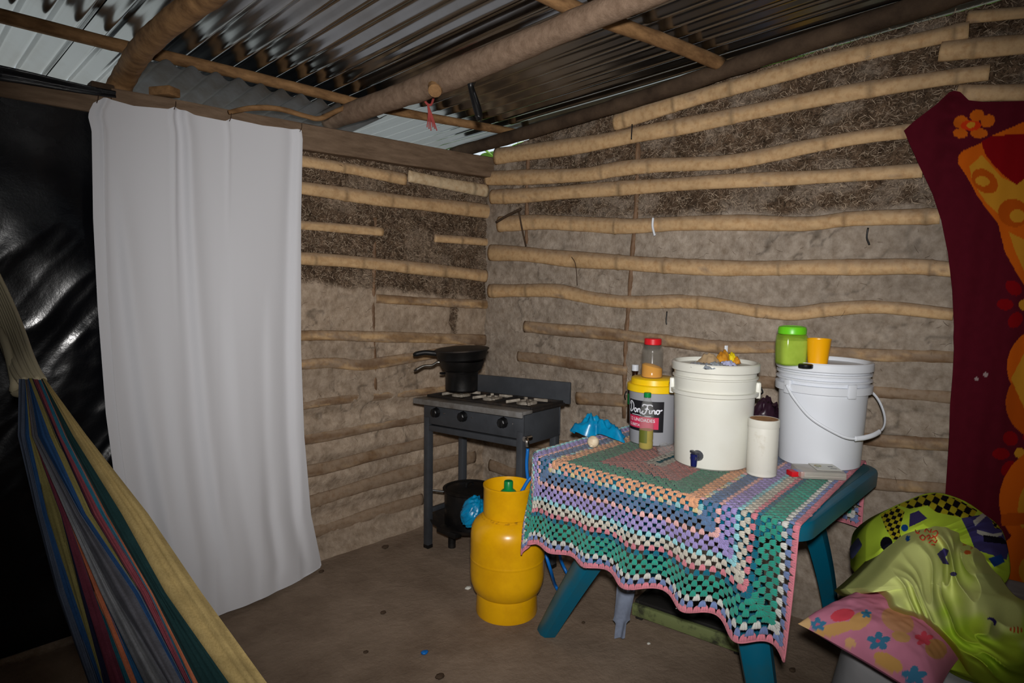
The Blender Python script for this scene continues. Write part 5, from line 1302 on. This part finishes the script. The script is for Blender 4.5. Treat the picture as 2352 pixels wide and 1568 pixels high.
VF, Cc = heap([(1986, 1262), (1990, 1212), (2022, 1180), (2072, 1154), (2140, 1131), (2205, 1145), (2258, 1178), (2302, 1218), (2320, 1290), (2316, 1330), (2290, 1345), (2230, 1340), (2120, 1350), (2030, 1330), (1990, 1300)],
              (2150, 1245), [p+np.array([0.06, 0.02, -0.02]) for p in plA], 0.07, 0.05, 71, col_check, 0.16, nth=480, nr_=150, dirv=(0.6, 0.8))
obj('checked_blanket', VF, mat_fleece, colors=Cc, label='lime blanket with black checker and purple print heaped against the red blanket', cat='blanket', ang=None)
def col_lime(x, y):
    n_ = fbm(x/60, y/60, 3, 650)[:, None]
    m = sst(0.34, 0.56, fbm(x/110+3, y/110, 3, 655)+0.25*sst(1430, 1340, y)-0.10*sst(1400, 1500, y))[:, None]
    C = np.array(lin(*LIME))[None, :]*(1-m)+np.array(lin(*LIME2))[None, :]*m; C = C*(0.88+0.24*n_)
    C[inpoly(x, y, [(2152, 1272), (2168, 1258), (2180, 1264), (2172, 1280), (2180, 1296), (2166, 1294)])] = lin(78, 70, 128)
    C[ell(x, y, 2190, 1318, 8, 5)] = lin(78, 70, 128); C[ell(x, y, 2085, 1236, 5, 7)] = lin(30, 90, 170)
    C[ell(x, y, 2278, 1427, 12, 9, .6) & ~ell(x, y, 2272, 1432, 11, 9, .6)] = lin(56, 44, 110)
    C[ell(x, y, 2335, 1446, 18, 7, .1) & (np.floor(x/4) % 2 == 0)] = lin(206, 90, 40)
    C[ell(x, y, 2219, 1245, 18, 22) & (vn(x/6, y/14, 8) > 0.5)] = lin(206, 160, 80); C[ell(x, y, 2222, 1268, 8, 5)] = lin(226, 110, 50)
    return C
plB = [onz(1945, 1345, 0.52), onz(2352, 1520, 0.50), onx(2150, 1190, 2.42)]
VF, Cc = heap([(1938, 1352), (1968, 1326), (2010, 1284), (2048, 1240), (2082, 1214), (2130, 1198), (2180, 1196), (2208, 1212), (2216, 1240), (2262, 1262), (2290, 1310), (2330, 1366), (2400, 1410), (2420, 1520), (2330, 1585), (2240, 1560), (2195, 1505), (2120, 1440), (2060, 1418), (2030, 1402), (2018, 1376), (1996, 1362), (1960, 1366)],
              (2150, 1340), plB, 0.085, 0.11, 83, col_lime, 0.12, nth=360, nr_=120, dirv=(0.85, -0.55), FS=125.0)
lb = obj('lime_blanket', VF, mat_fleece, colors=Cc, label='faded lime-green fleece blanket lying crumpled on top of the heap', cat='blanket', ang=None)
# orange-red lettering printed on the fleece
A_, B_, C_ = plB; _n = np.cross(B_-A_, C_-A_); _n /= np.linalg.norm(_n)
_bv = VF[0]; _bx, _by = proj(_bv); _bd = (_bv-CAM) @ FW
def on_fleece(x, y):
    d2 = (_bx-x)**2+(_by-y)**2; i = np.argsort(d2)[:3]; dep = _bd[i].min(); return at(x, y, dep-0.004)
LET = [[(2102, 1215), (2106, 1224), (2112, 1219)], [(2104, 1222), (2111, 1225)], [(2124, 1220), (2128, 1214), (2136, 1222), (2139, 1215)], [(2142, 1222), (2150, 1218), (2154, 1224), (2148, 1232), (2141, 1228)],
       [(2113, 1232), (2119, 1228), (2125, 1234), (2120, 1240), (2114, 1236), (2113, 1232)], [(2128, 1232), (2134, 1228), (2136, 1234), (2131, 1238)], [(2138, 1236), (2146, 1232), (2150, 1238)], [(2134, 1246), (2141, 1240), (2148, 1246), (2152, 1240)], [(2140, 1250), (2147, 1251)]]
parts = []
for pl in LET:
    P3 = [on_fleece(*p) for p in pl]; parts.append(tube(cat(P3, 4), 0.0016, 5))
obj('lettering', join(parts), M('orange_red_print', lin(220, 70, 36), 0.8), lb, world=True, ang=None)
# navy bag corner behind the heap
V, Fc = rbox(0.10, 0.13, 0.07, 0.018, 3); V = rot(rot(V, 'x', 0.5), 'z', 0.3)
obj('navy_bag', (V+np.array([2.30, 0.50, 0.475]), Fc), mat_navyc, label='navy canvas bag corner poking out left of the laundry heap', cat='bag')
# small hanging bits on the rafter
t = thing('black_strap', 'black rubber strap knotted and hanging from the thick rafter pole', 'strap', tuple(onroof(1080, 160, 2.2)))
kp_ = [onroof(1066, 138, 2.19), at(1075, 160, depth(onroof(1080, 160, 2.19))-0.05), at(1084, 178, depth(onroof(1080, 160, 2.19))-0.04), at(1082, 200, depth(onroof(1080, 160, 2.19))-0.03), at(1092, 235, depth(onroof(1080, 160, 2.19))-0.03), at(1100, 265, depth(onroof(1080, 160, 2.19))-0.03), at(1097, 276, depth(onroof(1080, 160, 2.19))-0.03)]
obj('strap', tube(cat(kp_, 8), np.interp(np.linspace(0, 1, 49), [0, .3, .4, .5, .7, .9, 1], [0.007, 0.009, 0.021, 0.014, 0.019, 0.018, 0.006]), 10, flat=0.85), mat_black, t, world=True, ang=None)
t = thing('red_cord', 'frayed red cord tied around the thick rafter pole', 'cord', tuple(onroof(975, 215, 2.19)))
dr = depth(onroof(980, 210, 2.19))-0.045
obj('cord', tube(cat([at(966, 190, dr), at(970, 210, dr), at(978, 235, dr), at(990, 240, dr+0.01), at(998, 218, dr+0.03)], 8), 0.0055, 7), mat_redcord, t, world=True, ang=None)
for q in range(6):
    obj('frayed_end', tube(cat([at(982, 238, dr), at(984+q*1.5, 262, dr), at(981+q*4.5, 292+4*(q % 3), dr+0.004*q)], 6), 0.0026, 5), mat_redcord, t, world=True, ang=None)
# little twigs and hooks on the walls
def twig(pl, side, r, label, mat=mat_dark_wood, off=0.03):
    obj('twig', tube(cat([onx(*p, X0-off) if side == 'r' else ony(*p, Y0-off) for p in pl], 6), r, 6), mat, label=label, cat='twig', ang=None)
twig([(1140, 510), (1165, 495), (1196, 480)], 'r', 0.008, 'slanting dry twig in the wall corner', off=0.05)
twig([(1192, 484), (1198, 520), (1208, 565)], 'r', 0.005, 'dangling dry stem hanging from the corner twig', off=0.04)
twig([(1452, 285), (1450, 320)], 'r', 0.003, 'short black nail wire on the upper lath', mat_black)
twig([(1994, 523), (1991, 545), (1997, 562)], 'r', 0.0035, 'short black hook sticking out of the mud near the red blanket', mat_black, 0.012)
twig([(1532, 715), (1530, 735), (1531, 745)], 'r', 0.003, 'small black tie dangling above the spice jar', mat_black, 0.012)
twig([(1500, 500), (1499, 520), (1504, 541)], 'r', 0.006, 'thin white plastic tie hanging on the lath', mat_white_p, 0.025)
twig([(1313, 590), (1322, 608), (1326, 655)], 'r', 0.0022, 'thin dry vine tendril hanging from a lath', mat_wire, 0.028)

# ---- crumbs of earth and scraps on the floor
CR_ = [(738, 1313, 'dark crumb of earth beside the bottom corner of the curtain', 9), (885, 1258, 'dark clod of earth by the front leg of the stove', 12), (975, 1500, 'pale blue scrap trodden into the middle of the floor', 13),
       (840, 1498, 'thin dark crumb on the floor in front of the curtain', 9), (1010, 1556, 'lump of dry earth at the bottom edge of the floor', 16), (880, 1408, 'small dark crumb left of the gas cylinder', 10),
       (1340, 1430, 'brown crumb of earth between the table leg and torn strip', 7), (1490, 1478, 'pale chip on the floor in front of the low crate', 7), (1075, 1352, 'white lump against the left side of the gas cylinder', 11),
       (1820, 1540, 'dry root scrap on the floor below the pillow', 12)]
for i, (a, b, lb_, w_) in enumerate(CR_):
    p = onz(a, b, 0.0); r_ = w_*depth(p)/F*0.6
    V, Fc = crumple(r_, r_*0.8, r_*0.4, 700+i, 10, 0.3); V[:, 2] -= V[:, 2].min()
    obj('earth_crumb', (V+np.array([p[0], p[1], -0.002]), Fc), {2: mat_blue_h, 7: mat_offwhite, 8: mat_offwhite}.get(i, mat_dark_wood), label=lb_, cat='crumb', group='crumbs and scraps on the floor', ang=None)
